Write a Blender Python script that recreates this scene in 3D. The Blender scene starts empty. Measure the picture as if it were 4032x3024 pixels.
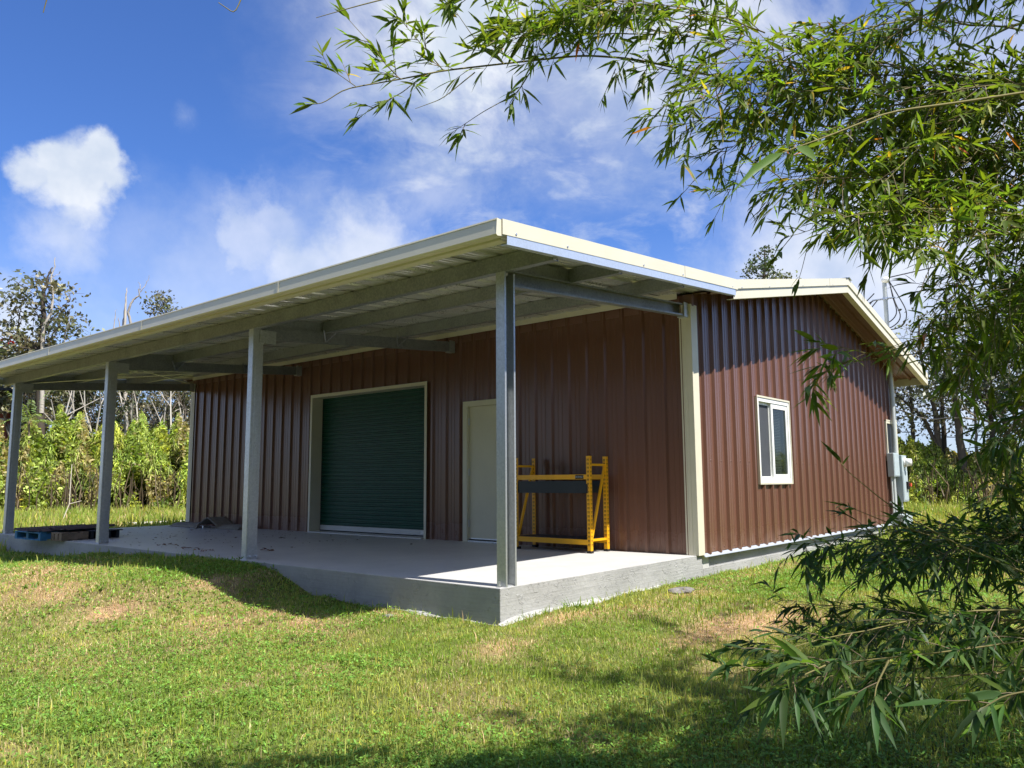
import bpy, bmesh, math, random
import numpy as np
from mathutils import Vector, Matrix, Quaternion
rad = math.radians
SC = bpy.context.scene
COL = SC.collection
rng = np.random.default_rng(7)
random.seed(7)

# ------------------------------------------------------------------ camera
CAM = dict(p=(-5.3063, -4.5699, 0.9349), yaw=39.7923, pitch=7.0278, roll=-0.3512, f=3083.64)
_cy, _sy = math.cos(rad(CAM['yaw'])), math.sin(rad(CAM['yaw']))
_cp, _sp = math.cos(rad(CAM['pitch'])), math.sin(rad(CAM['pitch']))
F = np.array([_cy*_cp, _sy*_cp, _sp]); R0 = np.array([_sy, -_cy, 0.0]); U0 = np.cross(R0, F)
_r = rad(CAM['roll'])
RR = R0*math.cos(_r) + U0*math.sin(_r); UU = -R0*math.sin(_r) + U0*math.cos(_r)
CP = np.array(CAM['p'])
def ray(u, v): return F + RR*(u-2016)/CAM['f'] - UU*(v-1512)/CAM['f']
def at(u, v, D):                       # point seen towards (u, v), D metres away measured along the ground
    d = ray(u, v); return CP + d*D/np.linalg.norm(d[:2])
cam = bpy.data.cameras.new('camera'); cam.sensor_width = 36; cam.lens = CAM['f']/4032*36
cam.clip_start = 0.05; cam.clip_end = 3000
co = bpy.data.objects.new('camera', cam); COL.objects.link(co)
co.matrix_world = Matrix(((RR[0], UU[0], -F[0], CP[0]), (RR[1], UU[1], -F[1], CP[1]), (RR[2], UU[2], -F[2], CP[2]), (0, 0, 0, 1)))
SC.camera = co

# ------------------------------------------------------------------ light
SUNV = Vector((-0.03, 0.635, -1.0)).normalized()       # the way the light travels
elev = math.asin(-SUNV.z)
W = bpy.data.worlds.new('World'); SC.world = W; W.use_nodes = True
SC.view_settings.view_transform = 'Standard'; SC.view_settings.look = 'None'
SC.view_settings.gamma = 1; SC.view_settings.exposure = 0.78
sun = bpy.data.lights.new('sun', 'SUN'); sun.energy = 5.0; sun.angle = rad(0.5); sun.color = (1, .955, .88)
so = bpy.data.objects.new('sun', sun); COL.objects.link(so)
so.rotation_euler = SUNV.to_track_quat('-Z', 'Y').to_euler(); so.location = (0, -10, 15)

class NT:                                               # small node-building helper
    def __init__(s, tree): s.t = tree; s.n = tree.nodes; s.l = tree.links
    def new(s, typ, **kw):
        nd = s.n.new(typ)
        for k, v in kw.items(): setattr(nd, k, v)
        return nd
    def set(s, sock, v):
        if isinstance(v, bpy.types.NodeSocket): s.l.new(v, sock)
        else: sock.default_value = v
    def math(s, op, a, b=None, c=None, clamp=False):
        m = s.new('ShaderNodeMath', operation=op, use_clamp=clamp); s.set(m.inputs[0], a)
        if b is not None: s.set(m.inputs[1], b)
        if c is not None: s.set(m.inputs[2], c)
        return m.outputs[0]
    def vmath(s, op, a, b=None, sc=None):
        m = s.new('ShaderNodeVectorMath', operation=op); s.set(m.inputs[0], a)
        if b is not None: s.set(m.inputs[1], b)
        if sc is not None: s.set(m.inputs['Scale'], sc)
        return m.outputs['Value'] if op in ('DOT_PRODUCT', 'LENGTH') else m.outputs[0]
    def mix(s, f, a, b, blend='MIX'):
        m = s.new('ShaderNodeMix', data_type='RGBA', blend_type=blend); s.set(m.inputs[0], f)
        s.set(m.inputs[6], a); s.set(m.inputs[7], b); return m.outputs[2]
    def noise(s, vec, scale, detail=3, rough=.5, dist=0, w=None):
        n = s.new('ShaderNodeTexNoise')
        if vec is not None: s.l.new(vec, n.inputs['Vector'])
        n.inputs['Scale'].default_value = scale; n.inputs['Detail'].default_value = detail
        n.inputs['Roughness'].default_value = rough; n.inputs['Distortion'].default_value = dist
        return n.outputs['Fac']
    def ramp(s, v, a, b, x=0., y=1., smooth=True):
        m = s.new('ShaderNodeMapRange'); m.interpolation_type = 'SMOOTHSTEP' if smooth else 'LINEAR'
        s.set(m.inputs[0], v); m.inputs[1].default_value = a; m.inputs[2].default_value = b
        m.inputs[3].default_value = x; m.inputs[4].default_value = y; return m.outputs[0]
    def mapping(s, vec, scale=(1, 1, 1), rot=(0, 0, 0), loc=(0, 0, 0)):
        m = s.new('ShaderNodeMapping'); s.l.new(vec, m.inputs[0]); m.inputs['Scale'].default_value = scale
        m.inputs['Rotation'].default_value = rot; m.inputs['Location'].default_value = loc; return m.outputs[0]

def rgba(c): return (c[0], c[1], c[2], 1)
def build_world():
    T = NT(W.node_tree); T.n.clear()
    out = T.new('ShaderNodeOutputWorld'); bg = T.new('ShaderNodeBackground'); bg.inputs[1].default_value = 0.062
    sky = T.new('ShaderNodeTexSky', sky_type='NISHITA'); sky.sun_disc = False
    sky.sun_elevation = elev; sky.sun_rotation = math.pi
    sky.air_density = 1.0; sky.dust_density = 0.25; sky.ozone_density = 3.0; sky.altitude = 300
    d = T.new('ShaderNodeTexCoord').outputs['Generated']
    warp = T.new('ShaderNodeTexNoise'); T.l.new(d, warp.inputs['Vector']); warp.inputs['Scale'].default_value = 5; warp.inputs['Detail'].default_value = 5
    wv = T.vmath('SCALE', T.vmath('SUBTRACT', warp.outputs['Color'], (0.5, 0.5, 0.5)), sc=0.035)
    dw = T.vmath('ADD', d, wv)
    fine = T.noise(dw, 16, 9, .62)
    mid = T.noise(d, 4.5, 6, .55, .4)
    def blob(u, v, r, soft, amp, src=None, nz=0.0):     # a cloud bank round one direction of the sky
        c = ray(u, v); c = c/np.linalg.norm(c)
        dist = T.vmath('LENGTH', T.vmath('SUBTRACT', src or dw, tuple(c)))
        if nz: dist = T.math('ADD', dist, T.math('MULTIPLY', T.math('SUBTRACT', fine, .5), nz))
        return T.ramp(dist, r-soft, r+soft, amp, 0.)
    puffs = [blob(130, 700, .022, .009, .92, nz=.06), blob(205, 650, .023, .008, .97, nz=.06), blob(385, 640, .024, .008, .97, nz=.06), blob(430, 710, .022, .010, .95, nz=.06), blob(300, 715, .042, .012, .97, nz=.06), blob(300, 650, .020, .010, .95, nz=.05), blob(220, 760, .028, .016, .92, nz=.07), blob(310, 830, .030, .024, .84, nz=.08), blob(260, 950, .038, .04, .60, nz=.09),
             blob(960, 930, .040, .018, .55, nz=.09), blob(1060, 880, .036, .018, .5, nz=.09), blob(1010, 930, .055, .035, .45, nz=.12), blob(1130, 1020, .075, .045, .42, nz=.12), blob(860, 1120, .09, .06, .38, nz=.12), blob(600, 1110, .09, .06, .26, nz=.12),
             blob(0, 1330, .05, .04, .8, nz=.1), blob(1440, 1020, .07, .045, .75, nz=.12), blob(1250, 1090, .06, .04, .7, nz=.12), blob(330, 1300, .08, .08, .35, nz=.14), blob(1300, 1120, .1, .08, .45, nz=.14),
             blob(3380, 1060, .13, .07, .80, nz=.14), blob(3700, 1200, .2, .1, .75, nz=.12), blob(3560, 1600, .16, .1, .7, nz=.12), blob(735, 470, .006, .012, .22, nz=.05), blob(3000, 1220, .08, .07, .5, nz=.14), blob(4032, 900, .25, .15, .6, nz=.12)]
    fac = puffs[0]
    for p in puffs[1:]: fac = T.math('MAXIMUM', fac, p)
    # thin high cloud: broad sheet toward the upper centre with streaks
    wm = T.mapping(dw, scale=(3.0, 9, 17), rot=(0.35, 0.15, 0.62))
    wisps = T.ramp(T.noise(wm, 1.8, 10, .58, .3), .46, .74)
    sheet = T.ramp(T.noise(dw, 3.6, 10, .62, .5), .42, .64)
    zone = T.math('MAXIMUM', blob(1900, 60, .16, .13, .72, nz=.12), T.math('MAXIMUM', blob(1750, 480, .15, .12, .40, nz=.14), blob(2800, 150, .24, .2, .50)))
    zone2 = T.math('MAXIMUM', blob(1750, 760, .15, .13, .34), blob(2450, 800, .20, .16, .40))
    core = T.math('MAXIMUM', blob(1820, 40, .11, .09, 1.1, nz=.12), blob(2450, 20, .15, .14, .62, nz=.12))
    fac2 = T.math('ADD', T.math('MULTIPLY', zone, sheet), T.math('MULTIPLY', zone2, wisps))
    fac2 = T.math('ADD', fac2, T.math('MULTIPLY', core, T.ramp(mid, .3, .65, .35, 1.)))
    fac = T.math('MAXIMUM', fac, fac2)
    z = T.new('ShaderNodeSeparateXYZ'); T.l.new(d, z.inputs[0])
    haze = T.ramp(z.outputs[2], 0.0, 0.34, .62, 0.0)    # thicker cloud low on the horizon
    hz = T.math('MULTIPLY', haze, T.ramp(mid, .25, .7, .45, 1.))
    fac = T.math('MAXIMUM', fac, hz)
    # unseen white cloud added behind the camera to brighten and neutralise the fill light
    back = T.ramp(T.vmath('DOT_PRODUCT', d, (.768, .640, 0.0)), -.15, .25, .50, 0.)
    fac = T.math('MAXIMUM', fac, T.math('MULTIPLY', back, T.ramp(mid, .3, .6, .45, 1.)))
    fac = T.math('MINIMUM', fac, .97)
    shade = T.ramp(T.noise(dw, 7, 5, .6), .3, .7)
    cc = T.mix(shade, rgba((6.0, 6.9, 8.3)), rgba((9.6, 9.8, 10.2)))
    skyc = T.mix(1.0, sky.outputs[0], rgba((.76, 1.10, 1.74)), 'MULTIPLY')
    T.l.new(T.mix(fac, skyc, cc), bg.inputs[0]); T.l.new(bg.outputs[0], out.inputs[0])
build_world()

# ------------------------------------------------------------------ materials
MATS = {}
def new_mat(name):
    m = bpy.data.materials.new(name); m.use_nodes = True; T = NT(m.node_tree); T.n.clear()
    out = T.new('ShaderNodeOutputMaterial'); b = T.new('ShaderNodeBsdfPrincipled'); T.l.new(b.outputs[0], out.inputs[0])
    MATS[name] = m; return m, T, b, out
def paint(name, c, rough=.45, var=.12, bump=.0, scale=3, metallic=0., dirt=None, spec=.5, rv=1.):
    m, T, b, o = new_mat(name)
    g = T.new('ShaderNodeTexCoord').outputs['Object']
    n = T.noise(g, scale, 5, .6)
    k = T.ramp(n, .3, .7, 1-var, 1+var*.6, False)
    col = T.vmath('SCALE', c, sc=k)
    if dirt:
        n2 = T.noise(T.mapping(g, scale=(1, 1, .25)), 2.2, 6, .65)
        col = T.mix(T.ramp(n2, .52, .8, 0, dirt[1]), col, rgba(dirt[0]))
    T.set(b.inputs['Base Color'], col); b.inputs['Metallic'].default_value = metallic
    T.set(b.inputs['Roughness'], T.ramp(T.noise(g, scale*6, 3), .2, .8, rough-.07*rv, rough+.09*rv, False))
    b.inputs['Specular IOR Level'].default_value = spec
    if bump:
        bp = T.new('ShaderNodeBump'); bp.inputs['Strength'].default_value = bump; bp.inputs['Distance'].default_value = .01
        T.l.new(T.noise(g, scale*14, 3), bp.inputs['Height']); T.l.new(bp.outputs[0], b.inputs['Normal'])
    return m
def siding():
    m, T, b, o = new_mat('brown_siding'); g = T.new('ShaderNodeTexCoord').outputs['Object']
    k = T.ramp(T.noise(g, .7, 4, .6), .3, .7, .95, 1.04, False); col = T.vmath('SCALE', (.148, .069, .046), sc=k)
    z = T.new('ShaderNodeSeparateXYZ'); T.l.new(g, z.inputs[0])     # rain-splashed dust along the foot of the sheets
    dust = T.math('MULTIPLY', T.ramp(z.outputs[2], .0, .30, .55, 0.), T.ramp(T.noise(T.mapping(g, scale=(1, 1, .5)), 9, 5, .65), .35, .7))
    streak = T.ramp(T.noise(T.mapping(g, scale=(6, 6, .22)), 2.0, 4, .6), .60, .82, 0, .22)
    col = T.mix(T.math('ADD', dust, streak, clamp=True), col, rgba((.26, .17, .13)))
    T.set(b.inputs['Base Color'], col); T.set(b.inputs['Roughness'], T.math('ADD', T.math('MULTIPLY', dust, .5), .27)); b.inputs['Specular IOR Level'].default_value = .5
    bp = T.new('ShaderNodeBump'); bp.inputs['Strength'].default_value = .35; bp.inputs['Distance'].default_value = .012
    T.l.new(T.noise(T.mapping(g, scale=(1.5, 1.5, .7)), 1.6, 2, .5), bp.inputs['Height']); T.l.new(bp.outputs[0], b.inputs['Normal']); return m
brown = siding()
soffit_brown = paint('brown_soffit', (.17, .08, .056), .4, .08)
cream = paint('cream_trim', (.66, .62, .48), .42, .05, dirt=((.50, .44, .28), .30))
creamdoor = paint('cream_door', (.62, .60, .46), .5, .04)
green = paint('green_door', (.003, .062, .036), .45, .15, spec=.3)
darkgrey = paint('dark_steel', (.02, .022, .024), .5, .2)
yellow = paint('yellow_steel', (.80, .40, .010), .36, .08)
blackp = paint('black_steel', (.016, .022, .026), .45, .2)
rubber = paint('black_rubber', (.015, .014, .013), .7, .2)
vinyl = paint('white_vinyl', (.83, .83, .80), .35, .02)
boxgrey = paint('grey_enclosure', (.42, .49, .51), .42, .07)
redp = paint('red_paint', (.75, .10, .05), .5, .1)
conduitm = paint('grey_conduit', (.48, .51, .50), .4, .12)
bluewood = paint('blue_wood', (.035, .17, .34), .7, .35, .5, 8)
wood = paint('weathered_wood', (.24, .175, .12), .8, .35, .6, 7)
matm = paint('matting', (.26, .235, .195), .9, .25, .5, 12)
sheetm = paint('brown_sheet', (.34, .27, .29), .4, .15)
litterm = paint('dead_leaf', (.14, .075, .04), .85, .4)
rockm = paint('lava_rock', (.20, .185, .175), .9, .5, .9, 9)
boardm = paint('white_board', (.75, .73, .68), .6, .1)
cable = paint('black_cable', (.02, .02, .022), .6, .1)
redwall = paint('red_wall', (.30, .075, .05), .6, .15)
bolts = paint('zinc', (.62, .64, .66), .35, .1, metallic=.8)
interior = paint('room_shade', (.05, .045, .04), .8, .1)

def galv(name, base=(.60, .62, .63), dark=(.44, .46, .475), rough=.38, metal=.65):
    m, T, b, o = new_mat(name)
    g = T.new('ShaderNodeTexCoord').outputs['Object']
    v = T.new('ShaderNodeTexVoronoi'); v.feature = 'F1'; v.inputs['Scale'].default_value = 55; T.l.new(g, v.inputs['Vector'])
    sep = T.new('ShaderNodeSeparateColor'); T.l.new(v.outputs['Color'], sep.inputs[0])
    k = T.math('ADD', T.math('MULTIPLY', sep.outputs[0], .35), T.math('MULTIPLY', T.noise(T.mapping(g, scale=(1, 1, .6)), 3.5, 6, .65), .9))
    T.set(b.inputs['Base Color'], T.mix(T.ramp(k, .3, .95, 0, 1, False), rgba(dark), rgba(base)))
    b.inputs['Metallic'].default_value = metal
    T.set(b.inputs['Roughness'], T.ramp(k, .3, .9, rough+.12, rough-.05, False)); return m
steel = galv('galvanised_steel')
steel_shaded = galv('galvanised_shaded', (.36, .375, .39), (.22, .235, .25), .40, .6)  # darker copy of the galvanised steel: porch shade put into the colour
deckm = galv('roof_deck_underside', (.66, .66, .64), (.52, .52, .51), .30, .55)
flashm = galv('flashing', (.66, .72, .80), (.52, .58, .66), .35, .5)

def concrete(name, c, formed=False):
    m, T, b, o = new_mat(name)
    g = T.new('ShaderNodeTexCoord').outputs['Object']
    n1 = T.noise(g, 1.1, 7, .62); n2 = T.noise(g, 22, 5, .6); n3 = T.noise(g, 4.5, 6, .6, .6)
    k = T.math('ADD', T.math('MULTIPLY', n1, .55), T.math('ADD', T.math('MULTIPLY', n2, .2), T.math('MULTIPLY', n3, .25)))
    col = T.mix(T.ramp(k, .32, .68, 0, 1, False), rgba([x*(.72 if formed else .84) for x in c]), rgba([x*1.08 for x in c]))
    bp = T.new('ShaderNodeBump'); bp.inputs['Strength'].default_value = .6 if formed else .25; bp.inputs['Distance'].default_value = .012
    h = T.math('ADD', T.math('MULTIPLY', n2, .5), n3)
    if formed:
        grain = T.noise(T.mapping(g, scale=(1.2, 1.2, 38)), 1.5, 4, .6)
        col = T.mix(T.ramp(grain, .45, .7, 0, .28), col, rgba([x*.62 for x in c]))
        pit = T.ramp(T.noise(T.mapping(g, scale=(1, 1, 1.3)), 13, 5, .7, 1.2), .56, .64)
        zone = T.ramp(T.noise(g, 1.7, 3, .5), .42, .62)
        pz = T.math('MULTIPLY', pit, zone)
        col = T.mix(T.math('MULTIPLY', pz, .55), col, rgba([x*1.25 for x in c]))
        h = T.math('ADD', h, T.math('MULTIPLY', pz, 1.6))
        h = T.math('ADD', h, T.math('MULTIPLY', grain, .5))
    T.l.new(h, bp.inputs['Height']); T.l.new(bp.outputs[0], b.inputs['Normal'])
    T.set(b.inputs['Base Color'], col); b.inputs['Roughness'].default_value = .85 if formed else .42; return m
slabm = concrete('concrete_top', (.575, .57, .555))
wallc = concrete('concrete_formed', (.40, .40, .39), True)

def attr_mat(name, transl=.35, rough=.5, spec=.3, tint=(1.25, 1.25, .5)):
    m, T, b, o = new_mat(name)
    a = T.new('ShaderNodeAttribute'); a.attribute_name = 'Col'
    T.l.new(a.outputs['Color'], b.inputs['Base Color']); b.inputs['Roughness'].default_value = rough
    b.inputs['Specular IOR Level'].default_value = spec
    if transl:
        tr = T.new('ShaderNodeBsdfTranslucent'); T.l.new(T.mix(1., a.outputs['Color'], rgba(tint), 'MULTIPLY'), tr.inputs[0])
        mx = T.new('ShaderNodeMixShader'); mx.inputs[0].default_value = transl
        T.l.new(b.outputs[0], mx.inputs[1]); T.l.new(tr.outputs[0], mx.inputs[2]); T.l.new(mx.outputs[0], o.inputs[0])
    return m
bambooleaf = attr_mat('bamboo_leaf', .50, .48, .28, (1.5, 1.6, .55))
leafm = attr_mat('tree_leaf', .25, .45, .5)
brushm = attr_mat('undergrowth_leaf', .40, .5, .35, (1.5, 1.45, .5))
grassm = attr_mat('grass_blade', .35, .55, .25, (1.35, 1.35, .5))
barkm = attr_mat('bark', 0, .85, .2)
def ground_mat():
    m, T, b, o = new_mat('lawn_soil')
    a = T.new('ShaderNodeAttribute'); a.attribute_name = 'Col'
    g = T.new('ShaderNodeTexCoord').outputs['Object']
    n = T.noise(g, 14, 6, .7); n2 = T.noise(g, 60, 4, .6)
    col = T.vmath('SCALE', a.outputs['Color'], sc=T.math('ADD', T.ramp(n, .25, .75, .5, 1.2, False), T.ramp(n2, .3, .7, -.25, .25, False)))
    T.set(b.inputs['Base Color'], col); b.inputs['Roughness'].default_value = .95; b.inputs['Specular IOR Level'].default_value = .1
    bp = T.new('ShaderNodeBump'); bp.inputs['Strength'].default_value = .8; bp.inputs['Distance'].default_value = .02
    T.l.new(T.math('ADD', n, n2), bp.inputs['Height']); T.l.new(bp.outputs[0], b.inputs['Normal']); return m
soilm = ground_mat()
def glass_mat():
    m, T, b, o = new_mat('window_glass')
    b.inputs['Base Color'].default_value = (.02, .03, .028, 1); b.inputs['Roughness'].default_value = .04
    b.inputs['Specular IOR Level'].default_value = .9; b.inputs['Alpha'].default_value = .45; return m
glassm = glass_mat()
blindm = paint('blind', (.30, .36, .33), .6, .1)
screenm = paint('insect_screen', (.055, .06, .07), .75, .15)

# ------------------------------------------------------------------ object helpers
def tag(o, label=None, cat=None, group=None, kind=None):
    if label: o['label'] = label
    if cat: o['category'] = cat
    if group: o['group'] = group
    if kind: o['kind'] = kind
    return o
def empty(name, loc=(0, 0, 0), rz=0, **kw):
    o = bpy.data.objects.new(name, None); o.empty_display_size = .2; COL.objects.link(o)
    o.location = loc; o.rotation_euler = (0, 0, rz); return tag(o, **kw)
def obj(name, bm, mat, parent=None, smooth=False, world=True, **kw):
    """link a bmesh; world=True: coordinates are world ones, shifted into the (unrotated) parent's space"""
    me = bpy.data.meshes.new(name)
    if world and parent is not None:
        p = Vector((0, 0, 0)); q = parent
        while q is not None: p += q.location; q = q.parent
        for v in bm.verts: v.co -= p
    bmesh.ops.recalc_face_normals(bm, faces=bm.faces)
    if smooth:
        for f in bm.faces: f.smooth = True
    bm.to_mesh(me); bm.free(); me.materials.append(mat)
    o = bpy.data.objects.new(name, me); COL.objects.link(o); o.parent = parent; return tag(o, **kw)
def bx(bm, x0, x1, y0, y1, z0, z1, bev=0):
    vs = [bm.verts.new((x, y, z)) for x in (x0, x1) for y in (y0, y1) for z in (z0, z1)]
    fs = [bm.faces.new([vs[i] for i in q]) for q in ((0, 1, 3, 2), (4, 6, 7, 5), (0, 4, 5, 1), (2, 3, 7, 6), (0, 2, 6, 4), (1, 5, 7, 3))]
    if bev: bmesh.ops.bevel(bm, geom=list({e for f in fs for e in f.edges}), offset=bev, segments=1, affect='EDGES')
    return vs
def box(*a, bev=0):
    bm = bmesh.new(); bx(bm, *a, bev=bev); return bm
def prism(bm, prof, p0, p1, side, up, caps=True, p1scale=1):
    p0, p1, side, up = map(Vector, (p0, p1, side, up))
    a = [bm.verts.new(p0 + side*s + up*u) for s, u in prof]; b = [bm.verts.new(p1 + side*s + up*u) for s, u in prof]
    n = len(prof)
    for i in range(n): bm.faces.new((a[i], a[(i+1) % n], b[(i+1) % n], b[i]))
    if caps: bm.faces.new(a[::-1]); bm.faces.new(b)
def cprof(H, B, lip=.016, t=.004):
    return [(0, 0), (B, 0), (B, lip), (B-t, lip), (B-t, t), (t, t), (t, H-t), (B-t, H-t), (B-t, H-lip), (B, H-lip), (B, H), (0, H)]
def chan(p0, p1, side, up, H, B, lip=.016, t=.004, bm=None):
    bm = bm or bmesh.new(); prism(bm, cprof(H, B, lip, t), p0, p1, side, up); return bm
def cyl(bm, p0, p1, r, n=12, r1=None):
    p0, p1 = Vector(p0), Vector(p1); d = (p1-p0).normalized(); a = d.orthogonal().normalized(); b = d.cross(a); r1 = r if r1 is None else r1
    A = [bm.verts.new(p0+(a*math.cos(2*math.pi*i/n)+b*math.sin(2*math.pi*i/n))*r) for i in range(n)]
    B = [bm.verts.new(p1+(a*math.cos(2*math.pi*i/n)+b*math.sin(2*math.pi*i/n))*r1) for i in range(n)]
    for i in range(n): bm.faces.new((A[i], A[(i+1) % n], B[(i+1) % n], B[i]))
    bm.faces.new(A[::-1]); bm.faces.new(B)
def tube(bm, pts, r, n=6):
    pts = [Vector(p) for p in pts]; rings = []
    for i, p in enumerate(pts):
        d = (pts[min(i+1, len(pts)-1)]-pts[max(i-1, 0)]).normalized(); a = d.cross(Vector((.3, .2, 1))).normalized(); b = d.cross(a)
        rings.append([bm.verts.new(p+(a*math.cos(2*math.pi*k/n)+b*math.sin(2*math.pi*k/n))*r) for k in range(n)])
    for A, B in zip(rings, rings[1:]):
        for k in range(n): bm.faces.new((A[k], A[(k+1) % n], B[(k+1) % n], B[k]))
    bm.faces.new(rings[0][::-1]); bm.faces.new(rings[-1])

# numpy mesh: verts (n,3), faces = list of (m,k) index arrays, per-vertex colours
def npmesh(name, V, faces, colr=None):
    me = bpy.data.meshes.new(name); V = np.asarray(V, np.float32)
    me.vertices.add(len(V)); me.vertices.foreach_set('co', V.ravel())
    loops = np.concatenate([f.ravel() for f in faces]).astype(np.int32)
    tot = np.concatenate([np.full(len(f), f.shape[1], np.int32) for f in faces])
    me.loops.add(len(loops)); me.loops.foreach_set('vertex_index', loops)
    me.polygons.add(len(tot)); me.polygons.foreach_set('loop_start', np.concatenate([[0], np.cumsum(tot)[:-1]]).astype(np.int32))
    me.polygons.foreach_set('loop_total', tot)
    if colr is not None:
        a = me.color_attributes.new('Col', 'FLOAT_COLOR', 'POINT')
        a.data.foreach_set('color', np.c_[colr, np.ones(len(colr))].astype(np.float32).ravel())
    me.update(calc_edges=True); return me
def npobj(name, V, faces, colr, mat, parent=None, smooth=False, **kw):
    V = np.asarray(V, float)
    if parent is not None:
        p = Vector((0, 0, 0)); q = parent
        while q is not None: p += q.location; q = q.parent
        V = V - np.array(p)
    me = npmesh(name, V, faces, colr); me.materials.append(mat)
    if smooth: me.polygons.foreach_set('use_smooth', np.ones(len(me.polygons), bool))
    o = bpy.data.objects.new(name, me); COL.objects.link(o); o.parent = parent; return tag(o, **kw)

def leaves_geo(P, Dr, L, Wd, C, bend=.25, fold=.25, roll=None):
    """lanceolate leaves, 8 vertices each. P base, Dr direction, L length, Wd half-width, C colour"""
    n = len(P); Dr = Dr/np.linalg.norm(Dr, axis=1, keepdims=True)
    up = np.tile([0., 0, 1.], (n, 1)) + rng.normal(0, .45, (n, 3)); S = np.cross(Dr, up); S /= np.linalg.norm(S, axis=1, keepdims=True)
    N = np.cross(S, Dr); L = np.asarray(L)[:, None]; Wd = np.asarray(Wd)[:, None]
    bnd = (np.abs(rng.normal(bend, .19, n)))[:, None]*L
    def pt(s, side, low=0): return P + Dr*L*s + S*Wd*side + N*(Wd*low) - np.array([0, 0, 1.])*bnd*s*s
    rows = [pt(0, 0), pt(.25, -.9, fold), pt(.25, 0), pt(.25, .9, fold), pt(.6, -.75, fold), pt(.6, 0), pt(.6, .75, fold), pt(1, 0)]
    V = np.stack(rows, 1).reshape(-1, 3); b = (np.arange(n)*8)[:, None]
    T3 = np.concatenate([b+np.array(t) for t in ((0, 1, 2), (0, 2, 3), (4, 7, 5), (5, 7, 6))]); T4 = np.concatenate([b+np.array(t) for t in ((1, 4, 5, 2), (2, 5, 6, 3))])
    return V, [T3, T4], np.repeat(C, 8, 0)
def quads_geo(P, A, B, C):
    """small diamond leaves: centre P, long half axis A, short half axis B"""
    n = len(P); V = np.stack([P-A, P+B-A*.1, P+A, P-B-A*.1], 1).reshape(-1, 3); b = (np.arange(n)*4)[:, None]
    return V, [b+np.array((0, 1, 2, 3))], np.repeat(C, 4, 0)
def tubes_geo(paths, n=5):
    """paths: list of (points (k,3), radii (k,), colour)"""
    Vs, Fs, Cs, off = [], [], [], 0; ang = np.arange(n)*2*np.pi/n
    for pts, r, c in paths:
        pts = np.asarray(pts, float); k = len(pts); d = np.gradient(pts, axis=0); d /= np.linalg.norm(d, axis=1, keepdims=True)+1e-9
        a = np.cross(d, [.31, .17, .93]); a /= np.linalg.norm(a, axis=1, keepdims=True)+1e-9; b = np.cross(d, a)
        r = np.broadcast_to(r, k)
        ring = pts[:, None]+(a[:, None]*np.cos(ang)[None, :, None]+b[:, None]*np.sin(ang)[None, :, None])*r[:, None, None]
        Vs.append(ring.reshape(-1, 3)); i = np.arange(k-1)[:, None]*n; j = np.arange(n)[None]; j2 = (j+1) % n
        Fs.append((np.stack([i+j, i+j2, i+n+j2, i+n+j], -1)+off).reshape(-1, 4)); Cs.append(np.tile(c, (k*n, 1))); off += k*n
    return np.concatenate(Vs), [np.concatenate(Fs)], np.concatenate(Cs)
def merge(parts):
    Vs, Fs, Cs, off = [], [], [], 0
    for V, F_, C_ in parts:
        Vs.append(V); Cs.append(C_); Fs += [f+off for f in F_]; off += len(V)
    return np.concatenate(Vs), Fs, np.concatenate(Cs)
def jitter(c, n, v=.25, hue=.12):
    c = np.asarray(c, float); k = np.exp(rng.normal(0, v, (n, 1))); h = np.exp(rng.normal(0, hue, (n, 3))); return np.clip(c*k*h, 0, 1)

# value noise on the plane
_G = np.random.default_rng(3).random((64, 64))
def vnoise(x, y, s):
    x = np.asarray(x)*s+100.3; y = np.asarray(y)*s+57.7; xi = np.floor(x).astype(int); yi = np.floor(y).astype(int)
    fx = x-xi; fy = y-yi; fx = fx*fx*(3-2*fx); fy = fy*fy*(3-2*fy); g = lambda a, b: _G[a % 64, b % 64]
    return (g(xi, yi)*(1-fx)+g(xi+1, yi)*fx)*(1-fy)+(g(xi, yi+1)*(1-fx)+g(xi+1, yi+1)*fx)*fy
def fbm(x, y, s): return (vnoise(x, y, s)*.5+vnoise(x, y, s*2.1)*.27+vnoise(x, y, s*4.3)*.15+vnoise(x, y, s*9)*.08)
def sstep(x, a, b): t = np.clip((x-a)/(b-a), 0, 1); return t*t*(3-2*t)

# ------------------------------------------------------------------ terrain
DP, LEN, WD = 3.75, 12.5, 13.35        # porch depth, length, far side of the building
def zg(x, y):
    x = np.asarray(x, float); y = np.asarray(y, float)
    z = -.30 - .035*np.clip(-x-.2, 0, 6) - .02*np.clip(-y-.3, 0, 6) + .006*np.clip(x, 0, 12)
    r = np.hypot(x-CP[0], y-CP[1]); z = z + sstep(r, 15, 29)*(-z) + sstep(r, 34, 80)*.6
    # earth banked against the front of the slab
    crest = np.interp(y, [-1, 1.9, 2.6, 3.0, 3.35, 4.0, 6.0, 7.3, 8.3, 9.2, 10.2, 12.5, 14], [0, .0, .02, .12, .25, .275, .25, .20, .12, .02, .0, 0, 0])
    fall = np.where(x < 0, np.exp(-(np.clip(-x, 0, 9)/(1.25+.5*(vnoise(y, y*0, .5)-.5)))**2*.9), 1-sstep(x, 0, .3))
    z = z + crest*fall
    b2 = .16*np.exp(-((x+1.9)/.9)**2-((y-6.2)/2.0)**2) + .10*np.exp(-((x+1.5)/.7)**2-((y-3.9)/.8)**2)
    z = z + b2*(x < .2) + (fbm(x, y, .9)-.5)*.10*(1-np.exp(-(r/3)**2)) + (vnoise(x, y, 3.1)-.5)*.03
    return z
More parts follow.
